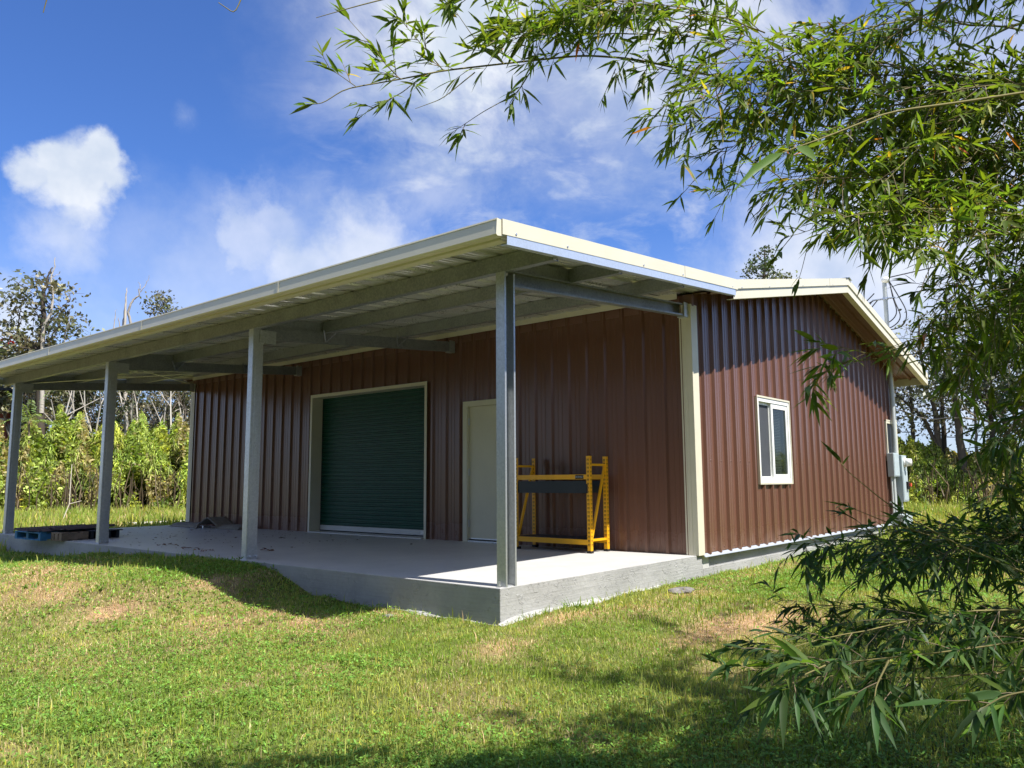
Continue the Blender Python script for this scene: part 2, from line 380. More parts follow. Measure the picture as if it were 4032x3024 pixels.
def patches(x, y):                      # 0 green .. 1 dry straw
    d = np.zeros_like(x)
    for cx, cy, sx, sy, a in ((.75, -1.62, .62, .26, 1.3), (1.5, -1.8, .8, .3, 1.0), (-.55, -.6, .30, .18, .75), (-2.1, 4.6, 1.0, 1.6, .8), (-1.4, 1.9, .9, 1.0, .8), (-2.6, 1.9, .6, .9, .55), (-.25, 1.15, .14, .45, .9), (2.4, -.55, .9, .22, .8), (4.4, -.35, 1.4, .18, .8),
                              (-1.3, 6.5, .6, 1.1, .8), (-.9, 3.4, .35, .4, .7), (5.5, -3.2, 1.6, .5, .55), (.4, -.35, .8, .13, .55), (-4.0, 6, 1.3, 2.2, .5), (-1.9, 3.2, .5, .35, .7), (15.5, -.4, 1.5, .5, .6)):
        d = np.maximum(d, a*np.exp(-((x-cx)/sx)**2-((y-cy)/sy)**2))
    far = sstep(np.hypot(x-CP[0], y-CP[1]), 14, 20)*.40
    n = fbm(x, y, 1.3)
    return np.clip(d*(.42+n*1.15) + far*n*1.7 + sstep(n, .54, .78)*.42, 0, 1)
def build_ground():
    def axis(c):
        a = np.concatenate([np.arange(0, 14, .11), np.arange(14, 40, .5), np.geomspace(40, 900, 24)])
        return np.unique(np.concatenate([c-a, c+a]))
    xs, ys = axis(-1.0), axis(2.0); X, Y = np.meshgrid(xs, ys, indexing='ij'); x, y = X.ravel(), Y.ravel(); z = zg(x, y)
    inside = (x > .12) & (x < WD-.1) & (y > .12) & (y < LEN-.1); z[inside] = -.6
    dry = patches(x, y); g = np.array([.15, .18, .05]); s = np.array([.42, .27, .16])
    n = fbm(x, y, 2.7)[:, None]; C = g*(1-dry[:, None])+s*dry[:, None]; C = C*(.55+.8*n)
    nx, ny = len(xs), len(ys); i = (np.arange(nx-1)[:, None]*ny+np.arange(ny-1)[None]).ravel()
    npobj('ground', np.c_[x, y, z], [np.stack([i, i+ny, i+ny+1, i+1], 1)], C, soilm, None, True, kind='structure', label='grassy lawn with dry straw patches around the metal building')
build_ground()

def outside_house(x, y, m=.02): return ~((x > -m) & (x < WD+m) & (y > -m) & (y < LEN+m))
def build_grass():
    def sample(rmin, rmax, dens, a0=1.5, a1=78):
        area = .5*rad(a1-a0)*(rmax**2-rmin**2); n = int(area*dens)
        r = np.sqrt(rng.uniform(rmin**2, rmax**2, n)); a = np.radians(rng.uniform(a0, a1, n))
        x = CP[0]+r*np.cos(a); y = CP[1]+r*np.sin(a); k = outside_house(x, y); return x[k], y[k]
    parts = []
    for rmin, rmax, dens, hh, ww in ((1.6, 4.2, 10500, .032, .0017), (4.2, 7, 6500, .033, .0022), (7, 11, 3500, .036, .0032), (11, 17, 1600, .045, .005), (17, 31, 420, .11, .010)):
        x, y = sample(rmin, rmax, dens); n = len(x); dry = patches(x, y)
        tall = rng.random(n) < np.where(rmin < 16, .035+.05*(fbm(x, y, .8) > .55), .2)
        h = hh*rng.uniform(.4, 1.3, n)*np.where(tall, rng.uniform(1.6, 3.2, n), 1.)*(1-.35*dry); w = ww*rng.uniform(.7, 1.5, n)*np.where(tall, 1.3, 1)
        th = rng.uniform(0, 2*np.pi, n); lean = rng.normal(0, .55, n)*np.where(tall, .5, 1.); ph = rng.uniform(0, 2*np.pi, n)
        B = np.c_[x, y, zg(x, y)-.004]; S = np.c_[np.cos(th), np.sin(th), th*0]*w[:, None]; Ld = np.c_[np.cos(ph), np.sin(ph), ph*0]*(lean*h)[:, None]
        H = np.c_[th*0, th*0, h]
        V = np.stack([B-S, B+S, B+H*.55+Ld*.35-S*.75, B+H*.55+Ld*.35+S*.75, B+H*np.clip(1-.25*np.abs(lean), .5, 1)[:, None]+Ld*1.1], 1).reshape(-1, 3)
        b = (np.arange(n)*5)[:, None]
        isdry = rng.random(n) < np.where(tall, .04, np.clip(dry*.95+.05+.25*(fbm(x+3, y+8, 3.3)-.5), 0, 1))
        pal = np.where((vnoise(x, y, 2.2) > .5)[:, None], np.array([.29, .39, .070]), np.array([.42, .47, .115]))
        c = np.where(isdry[:, None], jitter((.62, .50, .28), n, .25, .07), jitter((1, 1, 1), n, .28, .09)*pal)
        c = np.where((rng.random(n) < .10)[:, None] & ~isdry[:, None], c*np.array([1.5, 1.35, .9]), c)
        parts.append((V, [b+np.array((0, 1, 3, 2)), b+np.array((2, 3, 4))], np.repeat(c, 5, 0)))
    V, F_, C_ = merge(parts)
    npobj('grass', V, F_, C_, grassm, None, kind='stuff', label='short mown green and straw coloured lawn grass', cat='grass')
    # low creeping clover-like ground cover, thickest nearest the photographer and on the banked earth
    parts = []
    for rmin, rmax, dens, s in ((1.6, 4.0, 6500, .0085), (4.0, 7.5, 2600, .010), (7.5, 17, 900, .015)):
        x, y = sample(rmin, rmax, dens); n = len(x)
        m = fbm(x+9, y, .55); bank = np.exp(-((x+1)/1.1)**2)*((y > .8) & (y < 10)); near = 1-sstep(np.hypot(x-CP[0], y-CP[1]), 3.2, 5.2)
        k = rng.random(n) < np.clip(.05+sstep(m, .47, .62)*.55+bank*.5+near*.75, 0, 1)*(1-.8*patches(x, y)); x, y = x[k], y[k]; n = len(x)
        hz = np.abs(rng.normal(.018, .012, n)); ctr = np.c_[x, y, zg(x, y)+hz]
        for t in range(3):                              # three leaflets each
            a = rng.uniform(0, 2*np.pi, n)+t*2.09; tl = rng.normal(.15, .35, n); sz = s*rng.uniform(.6, 1.35, n)
            A = np.c_[np.cos(a), np.sin(a), tl]*sz[:, None]; Bv = np.c_[-np.sin(a), np.cos(a), rng.normal(0, .25, n)]*(sz*.55)[:, None]
            parts.append(quads_geo(ctr+A*1.05, A, Bv, jitter((.18, .32, .055), n, .25, .08)))
    V, F_, C_ = merge(parts)
    npobj('ground_cover', V, F_, C_, grassm, None, kind='stuff', label='low creeping clover leaves spread through the lawn', cat='ground cover')
    # weeds and tall tufts: scattered along the slab foot and lawn
build_grass()

# ------------------------------------------------------------------ the metal building
H = empty('metal_building', (0, 0, 0), label='brown corrugated metal building with cream trim and an open lean-to porch on galvanised posts', cat='building')
bm = bmesh.new()
bx(bm, 0, DP+.3, 0, LEN, -.75, 0)
obj('porch_slab', bm, slabm, H)
slab = H.children[-1] if len(H.children) else None
# sides of the slab carry the formed-concrete look: a 3 mm skin
bm = bmesh.new(); bx(bm, -.006, -.0005, -.003, LEN+.003, -.75, -.004); bx(bm, -.003, DP+.12, -.006, -.0005, -.75, -.004)
obj('slab_edge', bm, wallc, H)
bm = bmesh.new(); bx(bm, DP+.122, WD, .022, LEN-.022, -.75, -.05); obj('foundation_wall', bm, wallc, H)
bm = bmesh.new()
bx(bm, DP+.13, 8.9, -.004, .02, -.75, -.17); bx(bm, 9.0, WD, -.004, .02, -.75, -.10); obj('footing', bm, wallc, H)

PIT = .305
RIBP = [(0, 0), (.022, .036), (.060, .036), (.082, 0), (.150, 0), (.156, .004), (.168, .004), (.174, 0), (.219, 0), (.225, .004), (.237, .004), (.243, 0)]
def ribpts(u0, u1, phase=0.):
    pts = []; k = math.floor((u0-phase)/PIT)-1
    while phase+k*PIT < u1+PIT:
        pts += [(phase+k*PIT+a, h) for a, h in RIBP]; k += 1
    us = [p[0] for p in pts]; hs = [p[1] for p in pts]
    res = [(u0, float(np.interp(u0, us, hs)))]+[p for p in pts if u0+1e-4 < p[0] < u1-1e-4]+[(u1, float(np.interp(u1, us, hs)))]
    return res
def corr(bm, u0, u1, zb, zt, mp, phase=0.):
    """corrugated sheet, mp(u, h, z) -> point; ribs run along z"""
    pts = ribpts(u0, u1, phase); prev = None
    for u, h in pts:
        z0 = zb(u) if callable(zb) else zb; z1 = zt(u) if callable(zt) else zt
        a, b = bm.verts.new(mp(u, h, z0)), bm.verts.new(mp(u, h, z1))
        if prev: bm.faces.new((prev[0], a, b, prev[1]))
        prev = (a, b)
roofz = lambda x: 3.03+.085*(x+.64) if x < 3.85 else (3.415+.2007*(x-3.85) if x < 8.45 else 4.338-.2018*(x-8.45))
# gable wall (facing the viewer's right), with the window opening
WX0, WX1, WZ0, WZ1 = 5.70, 6.96, .87, 2.14
gmp = lambda u, h, z: (u, -.004-h, z)
bm = bmesh.new(); ztop = lambda u: roofz(u)-.075
corr(bm, DP+.10, WX0, .0, ztop, gmp, .04); corr(bm, WX0, WX1, .0, WZ0, gmp, .04); corr(bm, WX0, WX1, WZ1, ztop, gmp, .04); corr(bm, WX1, 12.52, .0, ztop, gmp, .04)
corr(bm, 12.52, 13.15, .0, 1.3, gmp, .04); corr(bm, 12.52, 13.15, 2.17, ztop, gmp, .04); corr(bm, 13.15, WD, .0, ztop, gmp, .04)
gable_bm = bm
bm = bmesh.new(); corr(bm, DP, WD, .0, ztop, lambda u, h, z: (u, LEN+.004+h, z)); obj('end_wall', bm, brown, H)
bm = bmesh.new(); corr(bm, 0, LEN, .0, 3.2, lambda u, h, z: (WD+.004+h, u, z)); obj('rear_wall', bm, brown, H)
# front wall with roll-up door and personnel door openings
RD0, RD1, RDZ = 4.82, 7.90, 2.52
PD0, PD1, PDZ = 3.00, 3.92, 2.14
fmp = lambda u, h, z: (DP-.004-h, u, z)
bm = bmesh.new(); ft = 3.30
corr(bm, .10, PD0, .0, ft, fmp, .05); corr(bm, PD0, PD1, PDZ, ft, fmp, .05); corr(bm, PD1, RD0, .0, ft, fmp, .05); corr(bm, RD0, RD1, RDZ, ft, fmp, .05); corr(bm, RD1, LEN-.1, .0, ft, fmp, .05)
obj('front_wall', bm, brown, H)
# screws rows on the gable
bm = gable_bm
for zz in (.06, 1.18):
    k = 0
    while 3.9+k*PIT < WD-.1:
        for off in (.10,):
            xx = 3.79+k*PIT+.11
            if not (WX0-.1 < xx < WX1+.1 and zz > .8): cyl(bm, (xx, -.004, zz), (xx, -.011, zz), .008, 6)
        k += 1
obj('gable_wall', bm, brown, H)
# dark box behind the openings: the shade of unlit rooms put into its colour
bm = bmesh.new(); bx(bm, DP+.30, WD-.25, .25, LEN-.25, .01, 3.05); obj('room_dark_box', bm, interior, H)
# corner trims
def corner(cx, cy, sx, sy, top):
    bm = bmesh.new(); a = .13; t = .038
    x0, x1 = sorted((cx-sx*t, cx+sx*a)); 
    bx(bm, min(cx-sx*t, cx-sx*(t-.004)), max(cx-sx*t, cx-sx*(t-.004)), *sorted((cy-sy*t, cy+sy*a)), .0, top)
    bx(bm, *sorted((cx-sx*(t-.0045), cx+sx*a)), *sorted((cy-sy*t, cy-sy*(t-.004))), .0, top-.001)
    bx(bm, cx-sx*t-.003 if sx > 0 else cx-sx*t, cx-sx*t if sx > 0 else cx-sx*t+.003, *sorted((cy+sy*.035, cy+sy*.047)), .0, top-.01)
    bx(bm, cx-sx*t-.003 if sx > 0 else cx-sx*t, cx-sx*t if sx > 0 else cx-sx*t+.003, *sorted((cy+sy*.078, cy+sy*.09)), .0, top-.01)
    obj('corner_trim', bm, cream, H)
corner(DP, 0, 1, 1, 3.17); corner(DP, LEN, 1, -1, 3.17); corner(WD, 0, -1, 1, 3.16); corner(WD, LEN, -1, -1, 3.16)
# flashing at the foot of the gable wall
bm = bmesh.new(); prism(bm, [(0, .02), (0, .012), (-.055, -.022), (-.055, -.028), (-.050, -.028), (.008, .008), (.008, .02)], (DP+.10, -.004, 0), (WD+.02, -.004, 0), (0, 1, 0), (0, 0, 1)); obj('base_flashing', bm, flashm, H)
# cream band along the top of the front wall under the deck
bm = bmesh.new(); bx(bm, DP-.062, DP-.052, .14, LEN-.05, 3.255, 3.352); obj('wall_band', bm, cream, H)

# --- porch roof
OV, XF = .62, -.64
zr = lambda x: 3.03+.085*(x-XF)
bm = bmesh.new(); corr(bm, -OV+.03, LEN+OV-.03, XF, 3.83, lambda u, h, z: (z, u, roofz(z)-.072+h), 0.)
obj('porch_roof_deck', bm, deckm, H)
sl = Vector((1, 0, .085)).normalized()
nUp = Vector((-.085, 0, 1)).normalized()
# overlaps of the sheets: thin dark side laps seen from below
y = .35
while y < LEN:
    bm = bmesh.new(); bx(bm, XF+.02, 3.6, y, y+.012, 0, .003)
    for v in bm.verts: v.co.z += roofz(v.co.x)-.077
    obj('sheet_lap', bm, darkgrey, H); y += .915
# purlins along Y (between deck and beams)
def purlin(x, name='purlin', y0=-OV+.05, y1=LEN+OV-.05, Hh=.15, B=.062, side=1, mat=None):
    z0 = roofz(x)-.076-Hh
    return obj(name, chan((x, y0, z0), (x, y1, z0), (side, 0, 0), (0, 0, 1), Hh, B, .018, .0035), mat or steel_shaded, H)
purlin(.075, 'eave_purlin', Hh=.155, B=.075)
purlin(1.15); purlin(2.46)
# galvanised rake channels at both ends
for ys, sd in ((-OV, 1), (LEN+OV, -1)):
    obj('rake_channel', chan((XF+.03, ys+.004*sd, roofz(XF+.03)-.205), (3.80, ys+.004*sd, roofz(3.80)-.205), (0, sd, 0), (0, 0, 1), .16, .06, .014, .003), flashm, H)
# post positions and frames
PY = [0.0, 4.15, 8.30, 12.40]
HP = 2.86
def post(i, y):
    pe = H
    bm = bmesh.new(); B = .105
    if i == 0:   # open side of the channel faces the gable end
        prism(bm, [(0, 0), (0, B), (.15, B), (.15, 0), (.128, 0), (.128, .004), (.146, .004), (.146, B-.004), (.004, B-.004), (.004, .004), (.022, .004), (.022, 0)], (.08, y, 0), (.08, y, HP), (1, 0, 0), (0, 1, 0))
        prism(bm, [(.049, B-.005), (.049, B-.011), (.101, B-.011), (.101, B-.005)], (.08, y, 0), (.08, y, HP-.02), (1, 0, 0), (0, 1, 0))
    else:        # web outward, folded edges
        prism(bm, [(0, .008), (.006, 0), (.144, 0), (.15, .008), (.15, B), (0, B)], (.08, y, 0), (.08, y, HP), (1, 0, 0), (0, 1, 0))
        prism(bm, [(.040, 0), (.043, -.0025), (.107, -.0025), (.110, 0)], (.08, y, .2), (.08, y, HP-.3), (1, 0, 0), (0, 1, 0))
    p = obj('post', bm, steel, pe)
    bb = bmesh.new()
    if i: bx(bb, .082, .228, y-.008, y-.003, .0, .17)
    else: bx(bb, .10, .21, y+.02, y+.085, .001, .007)
    obj('base_plate', bb, steel, p)
    for k, (px, py, pz) in enumerate(((.11, y-.008, .03), (.195, y-.008, .03)) if i else ((.135, y+.05, .06), (.06, y+.06, .03))):
        bb = bmesh.new()
        if i: cyl(bb, (px, py+.002, pz), (px, py-.035, pz+.012), .013, 8); cyl(bb, (px, py-.001, pz), (px, py-.008, pz), .02, 8)
        else: cyl(bb, (px, py, 0.007), (px, py, pz+.02), .011, 8); cyl(bb, (px, py, .007), (px, py, .02), .02, 6)
        obj('anchor_bolt', bb, bolts, p)
    # sloping frame beam from post to wall
    z0, z1 = 2.74+.0, 2.74+.081*(3.62-.28)
    bs = chan((.26 if i else .235, y+.006 if i == 0 else y+.094, z0), (3.66, y+.006 if i == 0 else y+.094, z1), (0, 1 if False else (1 if i == 0 else -1), 0), (0, 0, 1), .154, .085, .018, .0035)
    if i == 0:
        bs.free(); bs = bmesh.new(); prism(bs, [(.0845-s, u) for s, u in cprof(.154, .0845, .018, .0035)], (.235, y+.006, z0), (3.66, y+.006, z1), (0, 1, 0), (0, 0, 1))
    else:
        bs.free(); bs = chan((.235, y+.006, z0), (3.66, y+.006, z1), (0, 1, 0), (0, 0, 1), .154, .085, .018, .0035)
    obj('frame_beam', bs, steel_shaded, H)
    # stub rafter above the beam, between the eave purlin and the first purlin
    bs = bmesh.new(); a, b = .155, 1.145
    vs = [(a, 2.74+.081*(a-.28)+.158), (b, 2.74+.081*(b-.28)+.158), (b, roofz(b)-.080), (a, roofz(a)-.080)]
    for yy in (y+.03,):
        q = [bs.verts.new((x, yy, z)) for x, z in vs]+[bs.verts.new((x, yy+.05, z)) for x, z in vs]
        for f in ((0, 1, 2, 3), (7, 6, 5, 4), (0, 4, 5, 1), (1, 5, 6, 2), (2, 6, 7, 3), (3, 7, 4, 0)): bs.faces.new([q[j] for j in f])
    obj('stub_rafter', bs, steel_shaded, H)
    # gusset plate with bolts where post and beam meet
    if i:
        gp = bmesh.new(); bx(gp, .16, .40, y-.010, y-.004, 2.69, 2.86)
        gb = gp
        for gx in (.19, .25, .37):
            for gz in (2.71, 2.78, 2.845): cyl(gb, (gx-.0, y-.010, gz), (gx, y-.020, gz), .011, 6)
        obj('gusset_plate', gp, steel, H)
    # wall bracket
    wb = bmesh.new(); zz = 2.74+.081*(3.66-.28); bx(wb, 3.60, 3.716, y-.008, y+.004, zz-.02, zz+.165); bx(wb, 3.61, 3.716, y+.004, y+.10, zz-.024, zz-.012); obj('wall_bracket', wb, steel, H)
    # V straps from beam to purlins
    if i in (1, 2):
        for xp in (1.18, 2.49):
            zb = 2.74+.081*(xp-.28); zt = roofz(xp)-.215
            for s in (-1, 1):
                sb = bmesh.new(); prism(sb, [(-.012, 0), (.012, 0), (.012, .003), (-.012, .003)], (xp, y-.004, zb+.01), (xp+s*.11, y-.11, zt), (1, 0, 0), (0, 1, 0)); obj('flange_brace', sb, steel_shaded, H)
for i, y in enumerate(PY): post(i, y)
# flat X bracing in the far bay, on top of the purlins
for (a, b) in (((.3, 8.5), (3.5, 12.2)), ((3.5, 8.5), (.3, 12.2))):
    bm = bmesh.new(); za, zb = roofz(a[0])-.245, roofz(b[0])-.245 - .006*(a[0] > 1)
    prism(bm, [(-.03, 0), (.03, 0), (.03, .003), (-.03, .003)], (a[0], a[1], za), (b[0], b[1], zb), (1, 0, 0), (0, 0, 1)); obj('cross_brace', bm, deckm, H)
# short blocking pieces beside the rake
# --- eave gutter
bm = bmesh.new()
gp = [(-.005, -.02), (-.085, -.035), (-.100, -.158), (-.080, -.168), (.03, -.150), (.03, -.147), (-.079, -.164), (-.096, -.156), (-.081, -.032), (-.066, -.026), (-.066, -.030), (-.005, -.03)]
zE = roofz(XF)
prism(bm, [(s, u) for s, u in [(0.0, -.012), (-.085, -.006), (-.088, -.020), (-.082, -.020), (-.096, -.140), (-.078, -.152), (.02, -.135), (.02, -.132), (-.0765, -.148), (-.092, -.138), (-.076, -.012), (0.0, -.016)]], (XF, -OV+.015, zE), (XF, LEN+OV-.015, zE), (1, 0, 0), (0, 0, 1))
gut = obj('gutter', bm, cream, H)
bm = bmesh.new()
for yy in (-OV+.012, LEN+OV-.015):
    bm = bmesh.new(); prism(bm, [(0, -.012), (-.085, -.006), (-.096, -.140), (-.078, -.152), (.02, -.135)], (XF, yy, zE), (XF, yy+.003, zE), (1, 0, 0), (0, 0, 1)); obj('end_cap', bm, cream, gut)
y = 2.4
while y < LEN:
    bm = bmesh.new(); prism(bm, [(-.0905, -.0225), (-.0985, -.140), (-.0965, -.1405), (-.0885, -.0225)], (XF, y, zE), (XF, y+.03, zE), (1, 0, 0), (0, 0, 1)); y += 3.05; obj('gutter_joint', bm, cream, gut)
# fascia board behind the gutter and the soffit return
bm = bmesh.new(); bx(bm, XF+.024, XF+.030, -OV+.07, LEN+OV-.07, zE-.15, zE-.062); bx(bm, XF+.031, XF+.11, -OV+.07, LEN+OV-.07, zE-.152, zE-.149); obj('eave_fascia', bm, cream, H)
# --- rake fascia of the porch roof and of the building roof
def rake(xa, xb, ysign, y, dz0, dz1, thick, name, lipd=.09, lip=True):
    bm = bmesh.new(); ya = y; sd = -ysign
    prof = [(0, -dz0), (0, -dz1), (sd*lipd*.35, -dz1), (sd*lipd*.35, -dz1+.003), (sd*.003, -dz1+.003), (sd*.003, -dz0-.003), (sd*lipd, -dz0-.003), (sd*lipd, -dz0)]
    prism(bm, prof, (xa, ya, roofz(xa)), (xb, ya, roofz(xb-1e-6)), (0, 1, 0), (0, 0, 1)); return obj(name, bm, cream, H)
for yy, s in ((-OV, -1), (LEN+OV, 1)):
    r = rake(XF-.03, 2.45, s, yy, 0, .128, .02, 'rake_fascia'); rake(2.452, 3.848, s, yy-.003*(1 if s < 0 else -1), -.001, .128, .02, 'rake_fascia')
    rake(3.851, 7.45, s, yy, 0, .118, .02, 'rake_fascia'); rake(7.452, 8.449, s, yy-.003*(1 if s < 0 else -1), -.001, .118, .02, 'rake_fascia'); rake(8.4505, 13.90, s, yy, 0, .118, .02, 'rake_fascia')
    for xa, xb in ((3.76, 8.449), (8.4505, 13.93)):
        bm = bmesh.new(); sd = -s; y0 = yy+sd*.018
        prism(bm, [(0, -.119), (0, -.245), (sd*.095, -.245), (sd*.095, -.238), (sd*.003, -.241), (sd*.003, -.119)], (xa, y0, roofz(max(xa, 3.86))-(.02 if xa < 3.85 else 0)), (xb, y0, roofz(xb-1e-6)), (0, 1, 0), (0, 0, 1))
        obj('lower_fascia', bm, cream, H)
for xx in (-.50, .22, 1.55, 2.40, 3.70, 3.98, 4.9, 6.2, 7.3, 7.6, 9.6, 11.2, 12.6):
    bm = bmesh.new(); cyl(bm, (xx, -OV+.004, roofz(xx)-.104), (xx, -OV-.006, roofz(xx)-.104), .010, 6); obj('fascia_screw', bm, bolts, H)
# building roof sheets, corrugated, brown-lined soffit
bm = bmesh.new()
for xa, xb in ((3.70, 8.45), (8.45, 13.88)):
    corr(bm, -OV+.03, LEN+OV-.03, xa, xb, lambda u, h, z: (z, u, (roofz(z) if z > 3.86 else 3.385)-.045+h))
obj('roof_sheets', bm, cream, H)
bm = bmesh.new()
for xa, xb in ((3.78, 8.45), (8.45, 13.84)):
    for ya, yb in ((-OV+.025, -.045), (LEN+.045, LEN+OV-.025)):
        corr(bm, ya, yb, xa, xb, lambda u, h, z: (z, u, (roofz(z) if z > 3.86 else 3.40)-.095-h))
corr(bm, -.04, LEN+.04, WD+.05, 13.84, lambda u, h, z: (z, u, roofz(z)-.095-h))
obj('soffit', bm, soffit_brown, H)
bm = bmesh.new(); bx(bm, 13.85, 13.87, -OV+.07, LEN+OV-.07, 2.995, 3.20); bx(bm, WD+.03, 13.849, -.50, LEN+.5, 2.99, 2.996) if False else None
obj('rear_fascia', bm, cream, H)
bm = bmesh.new(); bx(bm, 13.90, 14.02, -OV+.03, LEN+OV-.03, 3.06, 3.19, bev=.008); obj('rear_gutter', bm, cream, H)
bm = bmesh.new()
prism(bm, [(-.14, -.025), (0, .012), (.14, -.025), (.14, -.033), (0, .002), (-.14, -.033)], (8.45, -OV-.025, 4.352), (8.45, LEN+OV+.025, 4.352), (1, 0, 0), (0, 0, 1)); obj('ridge_cap', bm, flashm, H)
# upper wall above porch roof closure
bm = bmesh.new(); bx(bm, 3.74, 3.80, -.04, LEN, 3.15, 3.30); obj('closure_strip', bm, soffit_brown, H)

# --- window on the gable
w = obj('window', box(WX0-.012, WX1+.012, -.050, -.044, WZ1-.012, WZ1+.014), cream, H)
bm = bmesh.new()
for a in ((WX0-.012, WX0+.006, -.050, -.012, WZ0-.012, WZ1-.013), (WX1-.006, WX1+.012, -.050, -.012, WZ0-.012, WZ1-.013), (WX0+.007, WX1-.007, -.048, -.012, WZ0-.014, WZ0+.004)): bx(bm, *a)
obj('trim', bm, cream, w)
def frame(name, x0, x1, z0, z1, y0, y1, t, mat, par):
    bm = bmesh.new(); bx(bm, x0, x0+t, y0, y1, z0, z1); bx(bm, x1-t, x1, y0, y1, z0, z1); bx(bm, x0+t, x1-t, y0, y1, z0, z0+t); bx(bm, x0+t, x1-t, y0, y1, z1-t, z1)
    return obj(name, bm, mat, par)
frame('frame', WX0+.008, WX1-.008, WZ0+.006, WZ1-.014, -.040, .050, .055, vinyl, w)
xm = WX0+.56
sA = frame('sash', WX0+.066, xm, WZ0+.064, WZ1-.072, .004, .034, .038, vinyl, w)
obj('insect_screen', box(WX0+.10, xm-.034, .012, .016, WZ0+.10, WZ1-.108), screenm, sA)
sB = frame('sash', xm-.02, WX1-.066, WZ0+.063, WZ1-.071, -.030, .002, .072, vinyl, w)
obj('glass', box(xm+.05, WX1-.136, -.016, -.012, WZ0+.133, WZ1-.141), glassm, sB)
bm = bmesh.new(); z = WZ0+.14
while z < WZ1-.15:
    prism(bm, [(0, 0), (.018, .010), (.018, .012), (0, .002)], (xm+.05, .060, z), (WX1-.14, .060, z), (0, 1, 0), (0, 0, 1)); z += .024
obj('blind', bm, blindm, sB)
# narrow slit window behind the service riser
w2 = obj('window', box(12.52, 13.15, -.046, -.040, 2.15, 2.175), cream, H)
frame('frame', 12.53, 13.14, 1.30, 2.149, -.040, .02, .05, cream, w2); obj('glass', box(12.58, 13.09, -.004, .0, 1.35, 2.10), darkgrey, w2)

# --- personnel door
d = obj('door', box(DP+.012, DP+.052, PD0+.052, PD1-.052, .045, PDZ-.045), creamdoor, H)
bm = bmesh.new()
for a in ((DP-.044, DP+.06, PD1-.05, PD1+.035, 0, PDZ+.04), (DP-.044, DP+.06, PD0-.035, PD0+.05, 0, PDZ+.04), (DP-.044, DP+.06, PD0+.0505, PD1-.0505, PDZ-.043, PDZ+.04)): bx(bm, *a)
obj('door_frame', bm, creamdoor, d)
obj('threshold', box(DP-.03, DP+.06, PD0+.051, PD1-.051, .0, .022), steel, d)
obj('door_sweep', box(DP+.006, DP+.011, PD0+.054, PD1-.054, .040, .058), bolts, d)
for zz in (.28, 1.07, 1.86):
    bm = bmesh.new(); bx(bm, DP-.0, DP+.012, PD1-.072, PD1-.054, zz-.055, zz+.055); cyl(bm, (DP-.004, PD1-.053, zz-.055), (DP-.004, PD1-.053, zz+.055), .009, 8); obj('hinge', bm, bolts, d)
bm = bmesh.new(); cyl(bm, (DP+.012, PD0+.12, 1.0), (DP-.05, PD0+.12, 1.0), .012, 8); cyl(bm, (DP-.04, PD0+.12, 1.0), (DP-.07, PD0+.12, 1.0), .028, 12); obj('handle', bm, bolts, d)
# --- roll-up door
xc = DP+.20
bm = bmesh.new(); z = .12; pz = []
while z < RDZ+.05: pz += [(z, 0), (z+.018, .0), (z+.026, .020), (z+.060, .020), (z+.070, 0)]; z += .076
prev = None
for zz, h in pz:
    a, b = bm.verts.new((xc-h, RD0+.03, zz)), bm.verts.new((xc-h, RD1-.03, zz))
    if prev: bm.faces.new((prev[0], prev[1], b, a))
    prev = (a, b)
rd = obj('roller_door', bm, green, H)
obj('bottom_bar', box(xc-.03, xc+.01, RD0+.03, RD1-.03, .035, .125, bev=.004), paint('bar_grey', (.55, .56, .55), .4, .05), rd)
obj('bottom_seal', box(xc-.012, xc+.012, RD0+.03, RD1-.03, .006, .035), rubber, rd)
bm = bmesh.new(); bx(bm, xc-.034, xc-.0305, RD0+.12, RD0+.30, .06, .10); obj('sticker', bm, vinyl, rd)
bm = bmesh.new()
for a in ((DP-.05, xc+.03, RD1, RD1+.006, 0, RDZ+.0), (DP-.05, xc+.03, RD0-.006, RD0, 0, RDZ+.0), (DP-.05, xc+.03, RD0-.006, RD1+.006, RDZ+.001, RDZ+.007),
          (DP-.054, DP-.050, RD1, RD1+.055, 0, RDZ+.06), (DP-.054, DP-.050, RD0-.055, RD0, 0, RDZ+.06), (DP-.054, DP-.050, RD0+.0005, RD1-.0005, RDZ+.001, RDZ+.06)): bx(bm, *a)
obj('door_trim', bm, cream, rd)
bm = bmesh.new(); bx(bm, xc-.01, xc+.04, RD1-.03, RD1, .0, RDZ); bx(bm, xc-.01, xc+.04, RD0, RD0+.03, .0, RDZ); obj('guide', bm, darkgrey, rd)
obj('door_apron', box(DP-.10, xc-.03, RD0+.01, RD1-.01, -.002, .018), slabm, rd)
# stencilled mill marks on the second post
def text(name, s, size, mat, parent, M, ext=.0008, bold=False):
    cu = bpy.data.curves.new(name, 'FONT'); cu.body = s; cu.size = size; cu.extrude = ext; cu.align_x = 'CENTER'; cu.align_y = 'CENTER'
    t = bpy.data.objects.new(name, cu); COL.objects.link(t)
    dg = bpy.context.evaluated_depsgraph_get(); me = bpy.data.meshes.new_from_object(t.evaluated_get(dg)); bpy.data.objects.remove(t)
    if bold: pass
    me.transform(M); me.materials.append(mat); o = bpy.data.objects.new(name, me); COL.objects.link(o); o.parent = parent; return o
inkm = paint('faded_ink', (.62, .66, .66), .6, .1)
posts = [o for o in H.children if o.name.startswith('post')]
# reads downward on the -Y face: text x axis = -Z, text y axis = +X
Mt = Matrix(((0, 1, 0, .155), (0, 0, -1, PY[1]-.0032), (-1, 0, 0, 1.42), (0, 0, 0, 1)))
text('stencil_text', '4-JB1044 CHICC3', .052, inkm, posts[1], Mt)

